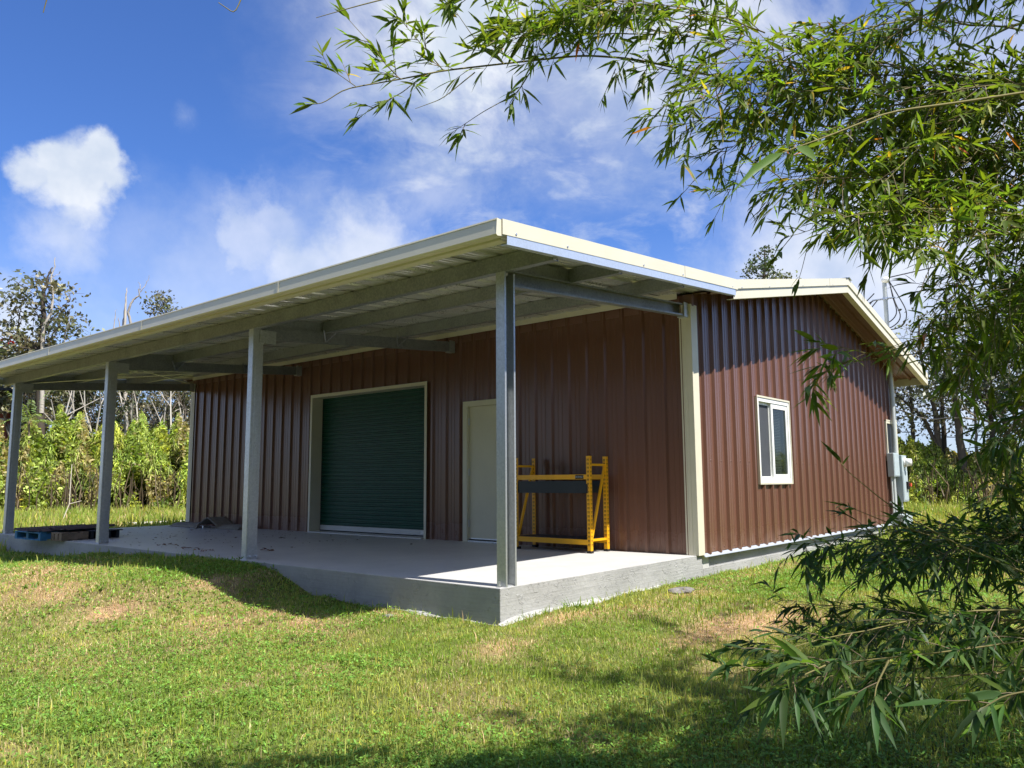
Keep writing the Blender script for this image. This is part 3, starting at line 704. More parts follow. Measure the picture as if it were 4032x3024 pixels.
# ------------------------------------------------------------------ yellow rack
def rack():
    X0, X1, Y0, Y1, Z = 3.18, 3.62, 1.20, 2.46, 1.247
    r = empty('storage_rack', (3.4, 1.83, 0), label='yellow steel shelving rack with black side panels standing on the porch against the brown wall', cat='rack')
    s = .052
    for x in (X0, X1-s):
        for y in (Y0, Y1-s):
            bm = bmesh.new(); ay = 1 if y == Y0 else -1; yo = y if ay == 1 else y+s
            # folded upright open toward the rear/front with a row of slots on its broad faces
            bx(bm, x, x+.004, y, y+s, .03, Z); bx(bm, x+.0045, x+s, min(yo, yo+ay*.004), max(yo, yo+ay*.004), .03, Z)
            bx(bm, x+s-.004, x+s, *sorted((yo+ay*.0045, yo+ay*.022)), .03, Z)
            u = obj('upright', bm, yellow, r)
            bm = bmesh.new(); z = .09
            while z < Z-.03:                            # teardrop slots (the dark inside of the upright)
                for q in ((y+.012, y+.022), (y+.030, y+.040)):
                    vv = [bm.verts.new((x-.0012, q[0]-.001, z+.03)), bm.verts.new((x-.0012, q[1]+.001, z+.03)), bm.verts.new((x-.0012, (q[0]+q[1])/2+.002, z)), bm.verts.new((x-.0012, (q[0]+q[1])/2-.002, z))]; bm.faces.new(vv)
                if ay == 1:
                    for q in ((x+.016, x+.026), (x+.034, x+.044)):
                        vv = [bm.verts.new((q[0], y-.0012, z+.03)), bm.verts.new((q[1], y-.0012, z+.03)), bm.verts.new(((q[0]+q[1])/2+.001, y-.0012, z)), bm.verts.new(((q[0]+q[1])/2-.001, y-.0012, z))]; bm.faces.new(vv)
                z += .052
            obj('slots', bm, rubber, u)
            obj('foot', box(x-.006, x+s+.006, y-.006, y+s+.006, 0, .03), rubber, u)
            if x == X0 or y != Y0: obj('end_bracket', box(x+.012, x+s+.004, *sorted((yo+ay*.006, yo-ay*.030 if y != Y0 else yo+ay*.05)), Z-.10, Z-.005), blackp, u)
    for y in (Y0+.004, Y1-s+.018):                      # end frames: two rungs and one diagonal
        for z in (1.12, .15):
            obj('rung', box(X0+s*.5, X1-s*.5, y+.006, y+.034, z, z+.028), yellow, r)
        bm = bmesh.new(); prism(bm, [(-.018, -.012), (.018, -.012), (.018, .012), (-.018, .012)], (X0+.05, y+.02, .16), (X1-.05, y+.02, 1.12), (1, 0, 0), (0, 1, 0)); obj('diagonal_brace', bm, yellow, r)
    for x, sg in ((X0, 1), (X1-s, -1)):
        xo = x+.006 if sg == 1 else x+s-.03
        for z0, z1 in ((.945, 1.008), (.105, .170)):
            b = obj('shelf_beam', box(xo, xo+.024, Y0+s, Y1-s, z0, z1), yellow, r)
            if sg == 1 and z0 > .5:
                obj('name_plate', box(xo-.0022, xo-.0004, Y0+s+.048, Y0+s+.178, z0+.006, z1-.008), rubber, b)
                Mt = Matrix(((0, 0, -1, xo-.0028), (-1, 0, 0, Y0+s+.113), (0, 1, 0, (z0+z1)/2-.001), (0, 0, 0, 1)))
                text('plate_text', 'DEWALT', .034, boxgrey, b, Matrix.Translation((-r.location.x, -r.location.y, 0)) @ Mt)
        obj('side_panel', box(xo+.004, xo+.010, Y0+.02, Y1-.02, .765, .925), blackp, r)
        cl = obj('panel_clip', box(x-.004, x-.0015, Y0+.030, Y0+.056, .765, .885), rubber, r) if sg == 1 else None
    obj('shelf_mesh', box(X0+.03, X1-.03, Y0+s, Y1-s, .172, .180), blackp, r)
rack()

# ------------------------------------------------------------------ electrical service at the far end of the gable
def service():
    e = empty('electrical_service', (12.8, -.05, 0), label='grey electric meter cabinet and breaker box with conduits at the far gable corner', cat='electrical box')
    b1 = obj('breaker_box', box(12.42, 12.83, -.17, -.04, .965, 1.46, bev=.006), boxgrey, e)
    bm = bmesh.new(); bx(bm, 12.44, 12.81, -.178, -.1705, .985, 1.44, bev=.003); obj('cover', bm, boxgrey, b1)
    b2 = obj('meter_cabinet', box(12.86, 13.24, -.22, -.04, .44, 1.42, bev=.006), boxgrey, e)
    bm = bmesh.new(); cyl(bm, (13.05, -.22, 1.27), (13.05, -.25, 1.27), .10, 20); cyl(bm, (13.05, -.25, 1.27), (13.05, -.36, 1.27), .085, 20, .075); obj('meter', bm, vinyl, b2, True)
    bm = bmesh.new(); bx(bm, 12.88, 13.22, -.228, -.2205, .47, 1.08, bev=.003); obj('cover', bm, boxgrey, b2)
    s = obj('switch', box(13.06, 13.19, -.27, -.2285, .70, .86), rubber, b2); obj('handle', box(13.10, 13.18, -.31, -.2705, .76, .83), redp, s)
    b3 = obj('junction_box', box(12.43, 13.14, -.29, -.04, -.05, .185, bev=.006), boxgrey, e)
    for x, y, r, z0, z1 in ((12.47, -.09, .020, .185, .965), (12.56, -.11, .034, .185, .965), (12.96, -.13, .036, .185, .44), (12.68, -.09, .028, .185, .965)):
        bm = bmesh.new(); cyl(bm, (x, y, z0), (x, y, z1), r, 12); cyl(bm, (x, y, z0+.001), (x, y, z0+.03), r*1.35, 12); obj('conduit', bm, conduitm, e, False)
    obj('strap', box(12.40, 12.75, -.05, -.035, .42, .45), bolts, e)
    m = empty('service_mast', (12.88, -.10, 0), label='grey service mast pipe rising through the roof overhang with looped black wires', cat='mast')
    bm = bmesh.new(); cyl(bm, (12.88, -.10, 1.46), (12.88, -.10, 5.20), .045, 16); obj('pipe', bm, conduitm, m, False)
    bm = bmesh.new(); bx(bm, 12.80, 12.96, -.18, -.02, 3.43, 3.48, bev=.01); cyl(bm, (12.88, -.1, 3.48), (12.88, -.1, 3.60), .09, 14, .05); obj('roof_boot', bm, conduitm, m)
    bm = bmesh.new(); bmesh.ops.create_uvsphere(bm, u_segments=14, v_segments=8, radius=.085)
    for v in bm.verts: v.co = Vector((v.co.x, v.co.y*1.1, v.co.z*.85))+Vector((12.88, -.13, 5.26))
    obj('weatherhead', bm, vinyl, m, True)
    bm = bmesh.new(); cyl(bm, (12.88, -.1, 4.82), (12.88, -.1, 4.87), .06, 12); bx(bm, 12.84, 12.92, -.30, .16, 4.835, 4.855); obj('clamp', bm, bolts, m)
    loops = [[(12.88, -.2, 5.22), (12.88, -.35, 4.9), (12.88, -.50, 4.5), (12.88, -.42, 4.22), (12.88, -.15, 4.15), (12.88, .25, 4.25), (12.88, .42, 4.5), (12.88, .30, 4.75), (12.86, .1, 4.85)],
             [(12.88, -.2, 5.20), (12.86, -.28, 4.8), (12.86, -.38, 4.4), (12.86, -.2, 4.2), (12.86, .1, 4.18), (12.86, .38, 4.3), (12.86, .5, 4.6), (12.88, .12, 5.0)],
             [(12.9, -.2, 5.20), (12.9, -.24, 4.9), (12.9, -.30, 4.5), (12.9, -.1, 4.3), (12.9, .2, 4.25), (12.9, .33, 4.5), (12.9, .05, 4.86)],
             [(12.88, .16, 4.845), (12.9, .30, 4.7), (13.0, .5, 4.6)]]
    def smoothp(P, k=6):
        P = [Vector(p) for p in P]; P = [P[0]]+P+[P[-1]]; out = []
        for i in range(1, len(P)-2):
            for j in range(k):
                t = j/k; a, b, c_, d_ = P[i-1:i+3]
                out.append(.5*((2*b)+(c_-a)*t+(2*a-5*b+4*c_-d_)*t*t+(3*b-a-3*c_+d_)*t**3))
        return out+[P[-2]]
    for L_ in loops: bm = bmesh.new(); tube(bm, smoothp(L_), .012, 5); obj('wire', bm, cable, m)
    dc = empty('service_drop_cable', (12.88, -.14, 5.3), label='thin black overhead cable running from the mast head up into the sky', cat='cable')
    P0 = Vector((12.88, -.14, 5.3)); P1 = Vector((34, -11, 13.5)); pts = [P0.lerp(P1, t/20)-Vector((0, 0, 1))*2.0*(t/20)*(1-t/20) for t in range(21)]
    bm = bmesh.new(); tube(bm, pts, .014, 5); obj('cable_strand', bm, cable, dc)
service()

# ------------------------------------------------------------------ things on the slab
def pallet(x0, x1, y0, y1, mat, label, rot=0, z=.0, name='pallet'):
    p = empty(name, (x0, y0, z), rot, label=label, cat='pallet')
    lx, ly = x1-x0, y1-y0; o = []
    def part(nm, *a): b = obj(nm, box(*a, bev=.002), mat, p, world=False); return b
    for y in (0, ly/2-.045, ly-.09): part('stringer', 0, lx, y, y+.09, .018, .112)
    n = max(3, int(lx/.15))
    for k in range(n): part('deck_board', k*(lx-.10)/(n-1), k*(lx-.10)/(n-1)+.10, -.002, ly+.002, .1125, .132)
    for k in range(3): part('bottom_board', k*(lx-.10)/2, k*(lx-.10)/2+.10, -.002, ly+.002, -.002, .0175)
    return p
pallet(-.24, .90, 9.74, 10.78, bluewood, 'blue painted pallet under the roofing sheets, overhanging the slab edge', rot=rad(2))
p2 = pallet(-.06, .38, 9.36, 9.70, wood, 'bare weathered wooden pallet beside the blue one', rot=rad(6))
bm = bmesh.new()
for k in range(4): bx(bm, .42+k*.14, .47+k*.14, 9.42, 9.72, .002, .125, bev=.004)
bx(bm, .40, .94, 9.40, 9.74, .1255, .142, bev=.004); c = obj('plastic_crate', bm, blackp, label='low black plastic crate next to the wooden pallet, behind the third post', cat='crate')
def rsheet(cx, cy, rz, tilt, z, lab, w=.92, l=1.5):
    o = empty('roofing_sheet', (cx, cy, z), rz, label=lab, cat='roofing sheet', group='loose roofing sheets on the pallets')
    bm = bmesh.new(); corr(bm, 0, w, 0, l, lambda u, h, zz: (zz, u, h+.003*math.sin(zz*3)), .05)
    for v in bm.verts: v.co.z += tilt*v.co.x
    bmesh.ops.solidify(bm, geom=bm.faces[:], thickness=.0015); obj('sheet_panel', bm, sheetm, o, world=False); return o
rsheet(-.20, 9.70, rad(16), .012, .150, 'brown roofing sheet on top of the pallets nearest the slab edge', w=.62, l=1.1)
rsheet(.06, 9.42, rad(20), .010, .172, 'brown roofing sheet lapped over the wooden pallet beside the third post', l=1.0, w=.62)
rsheet(-.20, 10.1, rad(6), .008, .140, 'brown roofing sheet lying lowest, reaching furthest toward the fourth post', l=1.2)

def mat_roll():
    o = empty('folded_mat', (3.35, 10.7, 0), label='grey brown matting lying along the foot of the brown wall with a peaked fold', cat='mat')
    ys = np.linspace(9.60, 12.0, 60); hs = .08+.0*ys+.135*np.clip(1-np.abs(ys-10.62)/.33, 0, 1)+.01*np.sin(ys*9); ed = np.clip((12.0-ys)/.06, 0, 1)**.5
    xs = np.linspace(0, 1, 8); V = []; 
    for y, h, e in zip(ys, hs, ed):
        for t in xs:
            x = 3.06+.17*(11.8-y)/2.1+.42*t; peak = max(0, 1-abs(y-10.62)/.33)
            V.append((x, y, .004+h*e*(math.sin(math.pi*min(1, t*2.5+.06)/2 if t*2.5 < 1 else math.pi/2) if peak < .02 else 1.)))
    V = np.array(V); n = len(xs); i = (np.arange(len(ys)-1)[:, None]*n+np.arange(n-1)[None]).ravel()
    top = np.stack([i, i+1, i+n+1, i+n], 1)
    me_o = npobj('matting', V, [top], np.tile((.17, .15, .13), (len(V), 1)), matm, o)
    md = me_o.modifiers.new('thick', 'SOLIDIFY'); md.thickness = .012
    bm = bmesh.new(); cyl(bm, (3.14, 10.74, .03), (3.30, 10.74, .03), .028, 14); cyl(bm, (3.14, 10.74, .03), (3.139, 10.74, .03), .022, 14)
    obj('steel_can', bm, bolts, label='small shiny can lying under the fold of the matting', cat='can')
mat_roll()
def litter():
    n = 420; y = np.clip(rng.gamma(3.2, 1.9, n)+3.2, 3.0, 12.2); x = rng.uniform(.05, 3.55, n); k = rng.random(n) < np.where(y > 5, 1, .35); x, y = x[k], y[k]; n = len(x)
    a = rng.uniform(0, 6.28, n); s = rng.uniform(.008, .028, n)*np.where(rng.random(n) < .08, 2.2, 1); A = np.c_[np.cos(a), np.sin(a), rng.normal(0, .12, n)]*s[:, None]; B = np.c_[-np.sin(a), np.cos(a), rng.normal(.25, .2, n)]*(s*.4)[:, None]
    V, F_, C_ = quads_geo(np.c_[x, y, np.full(n, .009)+s*.12], A, B, jitter((.10, .06, .035), n, .4, .1))
    for cx, cy in ((.5, 6.9), (.42, 6.2), (.9, 5.0), (.35, 5.6)):
        m = 16; a = rng.uniform(0, 6.28, m); s = rng.uniform(.02, .045, m); A = np.c_[np.cos(a), np.sin(a), rng.normal(0, .2, m)]*s[:, None]; B = np.c_[-np.sin(a), np.cos(a), rng.normal(.3, .2, m)]*(s*.35)[:, None]
        v2 = quads_geo(np.c_[cx+rng.normal(0, .05, m), cy+rng.normal(0, .09, m), rng.uniform(.012, .03, m)], A, B, jitter((.17, .075, .04), m, .3, .1)); V, F_, C_ = merge([(V, F_, C_), v2])
    npobj('leaf_litter', V, F_, C_, barkm, kind='stuff', label='dry brown leaves and bits scattered over the porch slab', cat='leaf litter')
litter()
def pin(u, v):                          # where the view toward (u, v) meets the ground
    d = ray(u, v); t = .5
    for _ in range(4000):
        p = CP+d*t
        if p[2] < zg(p[0], p[1]): break
        t += .01 if t < 20 else .02
    return p
def stones():
    for k, (x, y, s) in enumerate([(2.53, -.40, .13), (2.42, -.44, .06), (-.35, 1.05, .05)]):
        bm = bmesh.new(); bmesh.ops.create_icosphere(bm, subdivisions=3, radius=s)
        for v in bm.verts: n_ = .75+.5*float(vnoise(v.co.x*9+k, v.co.y*9+v.co.z*7, 2.)); v.co = Vector((v.co.x*1.3*n_, v.co.y*.9*n_, v.co.z*.28*n_))
        for v in bm.verts: v.co += Vector((x, y, float(zg(x, y))+.012))
        obj('stone', bm, rockm, label=['pale flat lava stone in the grass near the building corner', 'smaller stone touching the flat lava stone', 'small pale stone at the foot of the slab front'][k], cat='stone', group='stones in the lawn')
    # spilled concrete lip along the slab foot
    bm = bmesh.new(); prof = [(.0, .05), (-.05, .03), (-.085, .0), (-.09, -.1), (.0, -.1)]
    pts = []; 
    for k in range(46):
        x = -.04+k*.062; wv = .25+.8*float(vnoise(x*3, 0, 2.)); pts.append([bm.verts.new((x, -.007+s*wv, float(zg(x, -.05))+.004+u*wv*.7)) for s, u in prof])
    for A, B in zip(pts, pts[1:]):
        for j in range(4): bm.faces.new((A[j], B[j], B[j+1], A[j+1]))
    pts = []
    for k in range(26):
        y = -.05+k*.062; wv = (.15+.8*float(vnoise(y*3, 5, 2.)))*(1 if .75 < y < 1.15 else .3); pts.append([bm.verts.new((-.007+s*wv, y, float(zg(-.05, y))+.006+u*wv*.7)) for s, u in prof])
    for A, B in zip(pts, pts[1:]):
        for j in range(4): bm.faces.new((A[j], A[j+1], B[j+1], B[j]))
    obj('concrete_spill', bm, wallc, label='thin pale concrete spill along the foot of the slab corner', cat='concrete')
    p = pin(640, 2061); b = empty('white_board', tuple(p+np.array([0, 0, .03])), rad(-2), label='long white board lying on the grass beyond the slab', cat='board')
    obj('plank', box(-.9, 1.6, -.05, .05, -.02, .03, bev=.004), boardm, b, world=False); obj('end_block', box(1.2, 1.6, -.08, .06, .031, .09, bev=.004), boardm, b, world=False)
stones()
def weeds():
    """taller tufts and broad weeds at the slab foot and in the lawn; each tuft counts as ground vegetation"""
    parts = []
    spots = [(.95, -.14, .16, 12), (1.5, -.12, .10, 8), (1.05, -.2, .07, 20), (3.35, -.12, .12, 9), (3.2, -.16, .05, 14), (4.3, -.14, .07, 20), (5.1, -.16, .08, 24), (-.2, .35, .10, 10), (-.2, .62, .12, 9), (-.15, 1.5, .09, 12), (-.12, 1.0, .06, 10), (.3, -.12, .07, 12),
             (13.2, -.35, .22, 90), (12.9, -.3, .2, 60), (-1.05, 1.75, .1, 10), (-1.0, 1.3, .13, 9), (-.95, 2.2, .1, 9), (-2.0, 5.0, .12, 16), (-1.8, 3.9, .12, 16), (-.15, 7.2, .1, 10), (-.2, 9.3, .12, 8), (-.15, 2.4, .07, 30), (-.3, 1.7, .06, 40), (-.25, 2.1, .07, 40), (-1.3, 4.2, .13, 14)]
    for i in range(70):
        r = rng.uniform(3.2, 9); a = rad(rng.uniform(4, 74)); x, y = CP[0]+r*math.cos(a), CP[1]+r*math.sin(a)
        if outside_house(np.array([x]), np.array([y]), .1)[0]: spots.append((x, y, rng.uniform(.06, .12), rng.integers(4, 10)))
    for x, y, h, n in spots:
        a = rng.uniform(0, 6.28, n); P = np.c_[x+rng.normal(0, .03+.0012*n, n), y+rng.normal(0, .03+.0012*n, n), np.zeros(n)]; P[:, 1] = np.where((P[:, 0] > -.03) & (P[:, 1] > -.02) & (y < 0), y-.03, P[:, 1]); P[:, 2] = zg(P[:, 0], P[:, 1])-.01
        el = rng.uniform(.7, 2.6, n); D = np.c_[np.cos(a), np.sin(a), el]; parts.append(leaves_geo(P, D, h*rng.uniform(.6, 1.3, n), np.full(n, .0035+.004*(n > 13)), jitter((.13, .23, .04), n, .2, .08), .35))
    V, F_, C_ = merge(parts); npobj('weed_tufts', V, F_, C_, grassm, kind='stuff', label='taller grass tufts and weeds at the slab foot and in the lawn', cat='weeds')
weeds()

# ------------------------------------------------------------------ far things: tank, neighbour's shed
def tank():
    c = np.array([17.6, 4.12]); r = 3.02; t = empty('water_tank', (c[0], c[1], 0), label='grey corrugated water tank with a dark lid behind the far corner of the building', cat='water tank')
    bm = bmesh.new(); n = 72; prev = None; z = -.3
    while z < 2.2:
        h = .012*math.cos(z*2*math.pi/.076); ring = [bm.verts.new((c[0]+(r+h)*math.cos(2*math.pi*k/n), c[1]+(r+h)*math.sin(2*math.pi*k/n), z)) for k in range(n)]
        if prev:
            for k in range(n): bm.faces.new((prev[k], prev[(k+1) % n], ring[(k+1) % n], ring[k]))
        prev = ring; z += .019
    obj('tank_wall', bm, steel, t)
    bm = bmesh.new(); cyl(bm, (c[0], c[1], 2.19), (c[0], c[1], 2.27), r+.12, 72); cyl(bm, (c[0], c[1], 2.27), (c[0], c[1], 2.6), r+.1, 72, .3); obj('lid', bm, darkgrey, t)
tank()
def shed():
    p = at(-75, 1712, 32.3); s = empty('neighbour_shed', (p[0], p[1], 0), rad(0), label='red walled shed half hidden by the thicket beyond the fourth post', cat='shed')
    obj('wall', box(-3.5, 1.15, 0, 2.5, 0, 3.3), redwall, s, world=False)
    obj('trim', box(-3.5, 1.16, -.03, -.002, 3.13, 3.19), boardm, s, world=False)
    obj('trim', box(-3.5, 1.17, -.05, 2.5, 3.302, 3.37), redwall, s, world=False)
    obj('post', box(.95, 1.03, .05, .15, 3.371, 4.15), boardm, s, world=False)
    bm = bmesh.new(); prism(bm, [(-3.8, 4.0), (1.5, 4.15), (1.5, 4.24), (-3.8, 4.12)], (0, -.6, 0), (0, 3, 0), (1, 0, 0), (0, 0, 1)); obj('roof', bm, darkgrey, s, world=False)
shed()

# ------------------------------------------------------------------ trees
BARK1, BARK2 = (.33, .30, .26), (.14, .115, .09)
def tree_geo(seed, h, spread=1.0, leafy=1.0, stems=2, fork=.35, lc=(.075, .105, .04), dead=False, flowers=0, leaf=.075):
    r_ = np.random.default_rng(seed); paths = []; tips = []
    def grow(p, d, L, r, lev):
        k = 6; pts = [p.copy()]; dd = d.copy()
        for _ in range(k):
            dd = dd+r_.normal(0, .17, 3)+np.array([0, 0, .06]); dd /= np.linalg.norm(dd); p = p+dd*L/k; pts.append(p.copy())
        c = np.array(BARK1)*r_.uniform(.6, 1.3) if (dead or r_.random() < .35) else np.array(BARK2)*r_.uniform(.7, 1.5)
        paths.append((np.array(pts), np.linspace(r, r*.62, k+1), c))
        if lev == 0 or r < .010: tips.append((p.copy(), dd)); return
        nb = r_.integers(2, 4) if lev > 1 else r_.integers(2, 5)
        for b in range(nb):
            a = r_.uniform(0, 6.28); s = r_.uniform(.35, .95)*spread; nd = dd*1.0+s*np.array([math.cos(a), math.sin(a), r_.uniform(-.15, .5)]); nd /= np.linalg.norm(nd)
            grow(p.copy(), nd, L*r_.uniform(.5, .85), r*.6*r_.uniform(.75, 1.05), lev-1)
        for t in (.45, .75):
            if r_.random() < .6 and lev > 1:
                q = pts[int(t*k)]; a = r_.uniform(0, 6.28); nd = dd*.5+np.array([math.cos(a), math.sin(a), r_.uniform(0, .5)]); nd /= np.linalg.norm(nd); grow(q.copy(), nd, L*.45, r*.4, max(lev-2, 0))
    for s in range(stems):
        a = r_.uniform(0, 6.28); d = np.array([.14*math.cos(a), .14*math.sin(a), 1.]); grow(np.array([.12*math.cos(a)*s, .12*math.sin(a)*s, -.3]), d/np.linalg.norm(d), h*fork*r_.uniform(.9, 1.15), .085*h/8, 4)
    tr = tubes_geo(paths, 5); top = max(p[0][:, 2].max() for p in paths); sc = h/top; tr = (tr[0]*sc, tr[1], tr[2])
    parts = []
    for p, d in tips:
        if dead or r_.random() > leafy*.85: continue
        m = int(r_.integers(14, 34)*leafy); P = p*sc+r_.normal(0, .15, (m, 3))*np.array([1, 1, .7]); a = r_.normal(0, 1, (m, 3)); a /= np.linalg.norm(a, axis=1, keepdims=True)
        b = np.cross(a, r_.normal(0, 1, (m, 3))); b /= np.linalg.norm(b, axis=1, keepdims=True); s = leaf*r_.uniform(.6, 1.3, (m, 1))
        c = np.clip(np.array(lc)*np.exp(r_.normal(0, .3, (m, 1)))*np.exp(r_.normal(0, .12))*np.array([1+r_.random()*.5, 1, 1]), 0, 1)
        if flowers and r_.random() < flowers: c[: m//4] = (.55, .03, .02)
        parts.append(quads_geo(P, a*s, b*s*.5, c))
    cr = merge(parts) if parts else None
    return tr, cr
def make_tree(name, geo, loc, rz=0, sc=1, **kw):
    t = empty(name, loc, rz, **kw); t.scale = (sc, sc, sc)
    if not hasattr(make_tree, 'cache'): make_tree.cache = {}
    key = id(geo)
    if key not in make_tree.cache:
        tm = npmesh('trunk', *geo[0]); tm.materials.append(barkm); cm = None
        if geo[1] is not None: cm = npmesh('crown', *geo[1]); cm.materials.append(leafm)
        make_tree.cache[key] = (tm, cm)
    tm, cm = make_tree.cache[key]
    o = bpy.data.objects.new('trunk', tm); COL.objects.link(o); o.parent = t
    if cm: o = bpy.data.objects.new('crown', cm); COL.objects.link(o); o.parent = t
    return t
G_tall = tree_geo(11, 9.6, .5, 1.15, 2, .34, flowers=.12, leaf=.10, lc=(.10, .125, .07))
G_med = [tree_geo(20+i, 6.6, .9, .95, 3, .30, leaf=.085, lc=(.10, .125, .055)) for i in range(4)]
G_dark = [tree_geo(30+i, 6.5, 1.0, 1.25, 2, .28, lc=(.05, .075, .03), leaf=.09) for i in range(3)]
G_sparse = [tree_geo(40+i, 8.0, 1.0, .62, 3, .32, leaf=.075, lc=(.12, .14, .075)) for i in range(4)]
G_dead = [tree_geo(50+i, 7.6, .7, 0, 2, .4, dead=True) for i in range(2)]
def plant_tree(u, D, hpx, geo, name, label, rz, group=None, base_h=None):
    p = at(u, 1900, D); z = float(zg(p[0], p[1])); top = at(u, hpx, D)[2]; hh = geo[0][0][:, 2].max()
    return make_tree(name, geo, (p[0], p[1], z), rz, (top-z)/hh, label=label, cat='tree', group=group)
def guided_tree(name, D, trunks, clumps, label, leaf=.10, lc=(.12, .145, .075), n=40, spread=.30, side=1.0, seed=1, group=None, bare=(.42, .38, .33), dark=(.10, .082, .065), fl=()):
    """a tree that stands D metres off; trunks: (points (u, v), r0, r1, pale?) ; clumps: (u, v) centres of leafy tufts"""
    r_ = np.random.default_rng(seed); b = at(trunks[0][0][0][0], 1900, D); base = np.array([b[0], b[1], float(zg(b[0], b[1]))]); t = empty(name, tuple(base), label=label, cat='tree', group=group)
    view = np.array([math.cos(rad(CAM['yaw'])), math.sin(rad(CAM['yaw'])), 0]); paths = []; allp = []
    for pl, r0, r1, pale in trunks:
        dd = r_.normal(0, .25*side); P = np.array([at(u, v, D)+view*dd*k/len(pl) for k, (u, v) in enumerate(pl)]); m = (len(P)-1)*4+1; tt = np.linspace(0, len(P)-1, m); Q = np.stack([np.interp(tt, np.arange(len(P)), P[:, j]) for j in range(3)], 1)
        Q[1:-1] = (Q[:-2]+2*Q[1:-1]+Q[2:])/4; Q += r_.normal(0, .012, Q.shape); c = np.array(bare if pale else dark)*r_.uniform(.8, 1.2); paths.append((Q, np.linspace(r0, r1, m), c)); allp.append(Q)
    A = np.concatenate(allp); parts = []
    for k, cu in enumerate(clumps):
        P = at(cu[0], cu[1], D)+view*r_.normal(0, .6*side); d = np.linalg.norm(A-P+np.array([0, 0, .35]), axis=1); q = A[d.argmin()]; mid = (q+P)/2+r_.normal(0, .08, 3)-np.array([0, 0, .05]); paths.append((np.array([q, mid, P]), np.array([.022, .014, .008]), np.array(dark)*1.1))
        for _ in range(4):
            e = P+r_.normal(0, spread*.8, 3); paths.append((np.array([P, (P+e)/2+r_.normal(0, .03, 3), e]), np.array([.007, .006, .004]), np.array(dark)))
        if n:
            m = int(n*r_.uniform(.7, 1.4)); L = P+r_.normal(0, spread, (m, 3))*np.array([1, 1, .62]); a = r_.normal(0, 1, (m, 3)); a /= np.linalg.norm(a, axis=1, keepdims=True); bb = np.cross(a, r_.normal(0, 1, (m, 3))); bb /= np.linalg.norm(bb, axis=1, keepdims=True); sz = leaf*r_.uniform(.55, 1.2, (m, 1))
            c = np.clip(np.array(lc)*np.exp(r_.normal(0, .35, (m, 1)))*np.exp(r_.normal(0, .15))*np.array([1+r_.random()*.4, 1, 1]), 0, 1)
            if k in fl: c[: m//3] = (.55, .03, .02)
            parts.append(quads_geo(L, a*sz, bb*sz*.55, c))
    g = tubes_geo(paths, 5); g[0][:] -= base; me = npmesh('trunk', *g); me.materials.append(barkm); o = bpy.data.objects.new('trunk', me); COL.objects.link(o); o.parent = t
    if parts:
        g = merge(parts); me = npmesh('crown', g[0]-base, g[1], g[2]); me.materials.append(leafm); o = bpy.data.objects.new('crown', me); COL.objects.link(o); o.parent = t
Z6 = lambda L: [(u/2.0733, 900+v/2.0733) for u, v in L]
guided_tree('ohia_tree', 31, [(Z6([(330, 2300), (325, 1900), (310, 1500), (315, 960), (318, 760), (322, 690), (300, 560), (330, 430), (338, 350), (360, 290)]), .17, .02, 0), (Z6([(340, 1500), (345, 960), (352, 800), (425, 690), (440, 540), (415, 400), (452, 340), (460, 245)]), .08, .012, 1), (Z6([(352, 840), (410, 760), (480, 660), (545, 600)]), .03, .006, 0), (Z6([(300, 1000), (225, 920), (140, 830)]), .05, .01, 0), (Z6([(420, 400), (475, 372), (470, 350)]), .012, .005, 1), (Z6([(400, 960), (440, 860), (500, 800), (585, 815)]), .035, .006, 0), (Z6([(520, 930), (545, 850), (585, 770), (600, 700)]), .02, .005, 1)],
    Z6([(250, 410), (270, 440), (380, 430), (470, 480), (490, 500), (340, 530), (370, 560), (210, 560), (190, 610), (240, 640), (280, 660), (330, 620), (170, 690), (230, 710), (400, 620), (130, 790), (230, 770), (190, 850), (260, 880), (380, 800), (470, 740), (520, 790), (560, 805), (100, 920), (60, 950), (160, 960), (230, 930), (330, 880), (440, 830), (400, 910), (20, 990), (80, 1010), (480, 720), (120, 870), (150, 900), (210, 980), (50, 1050), (280, 1000), (-30, 1010), (-20, 1080)]),
    'tallest tree at the left, knotty trunk with red blossoms, rising above the gutter line', fl=(24,), seed=3, n=44, spread=.26)
guided_tree('dead_tree', 33, [(Z6([(1030, 2200), (1030, 1500), (1020, 800), (1035, 620), (1040, 560), (1050, 490)]), .08, .014, 1), (Z6([(1010, 1300), (1000, 790), (1010, 700), (1015, 600)]), .04, .012, 1), (Z6([(940, 1200), (938, 800), (945, 700), (965, 665)]), .03, .006, 1), (Z6([(990, 1000), (978, 760), (970, 730)]), .03, .008, 1)], [], 'bare pale dead tree reaching above the porch roof edge', seed=4)
guided_tree('dead_tree', 34, [(Z6([(1100, 2200), (1090, 1500), (1075, 770), (1052, 680), (1080, 610), (1120, 565), (1157, 555), (1145, 500)]), .07, .022, 1), (Z6([(1145, 500), (1148, 460), (1135, 440)]), .02, .007, 1), (Z6([(1145, 515), (1185, 475), (1210, 420), (1226, 383)]), .02, .006, 1)], [], 'leafless forked snag with the longest branch above the porch roof', seed=5)
guided_tree('ohia_tree', 36, [(Z6([(1360, 2200), (1350, 1400), (1345, 900), (1340, 700), (1320, 540)]), .08, .008, 0)], Z6([(1318, 535), (1325, 570), (1335, 600), (1370, 600), (1350, 630), (1400, 625), (1420, 650), (1300, 650), (1310, 690), (1340, 670), (1380, 670), (1360, 700), (1330, 720), (1400, 700)]), 'small leafy treetop showing just right of the bare snags above the gutter', seed=6, n=26, spread=.20, leaf=.085)
plant_tree(60, 34, 1330, G_med[1], 'ohia_tree', 'bushy grey green tree at the far left edge beside the blossoming tree', 2.0)
U5 = lambda L: [(2800+u/1.276, 1000+v/1.276) for u, v in L]
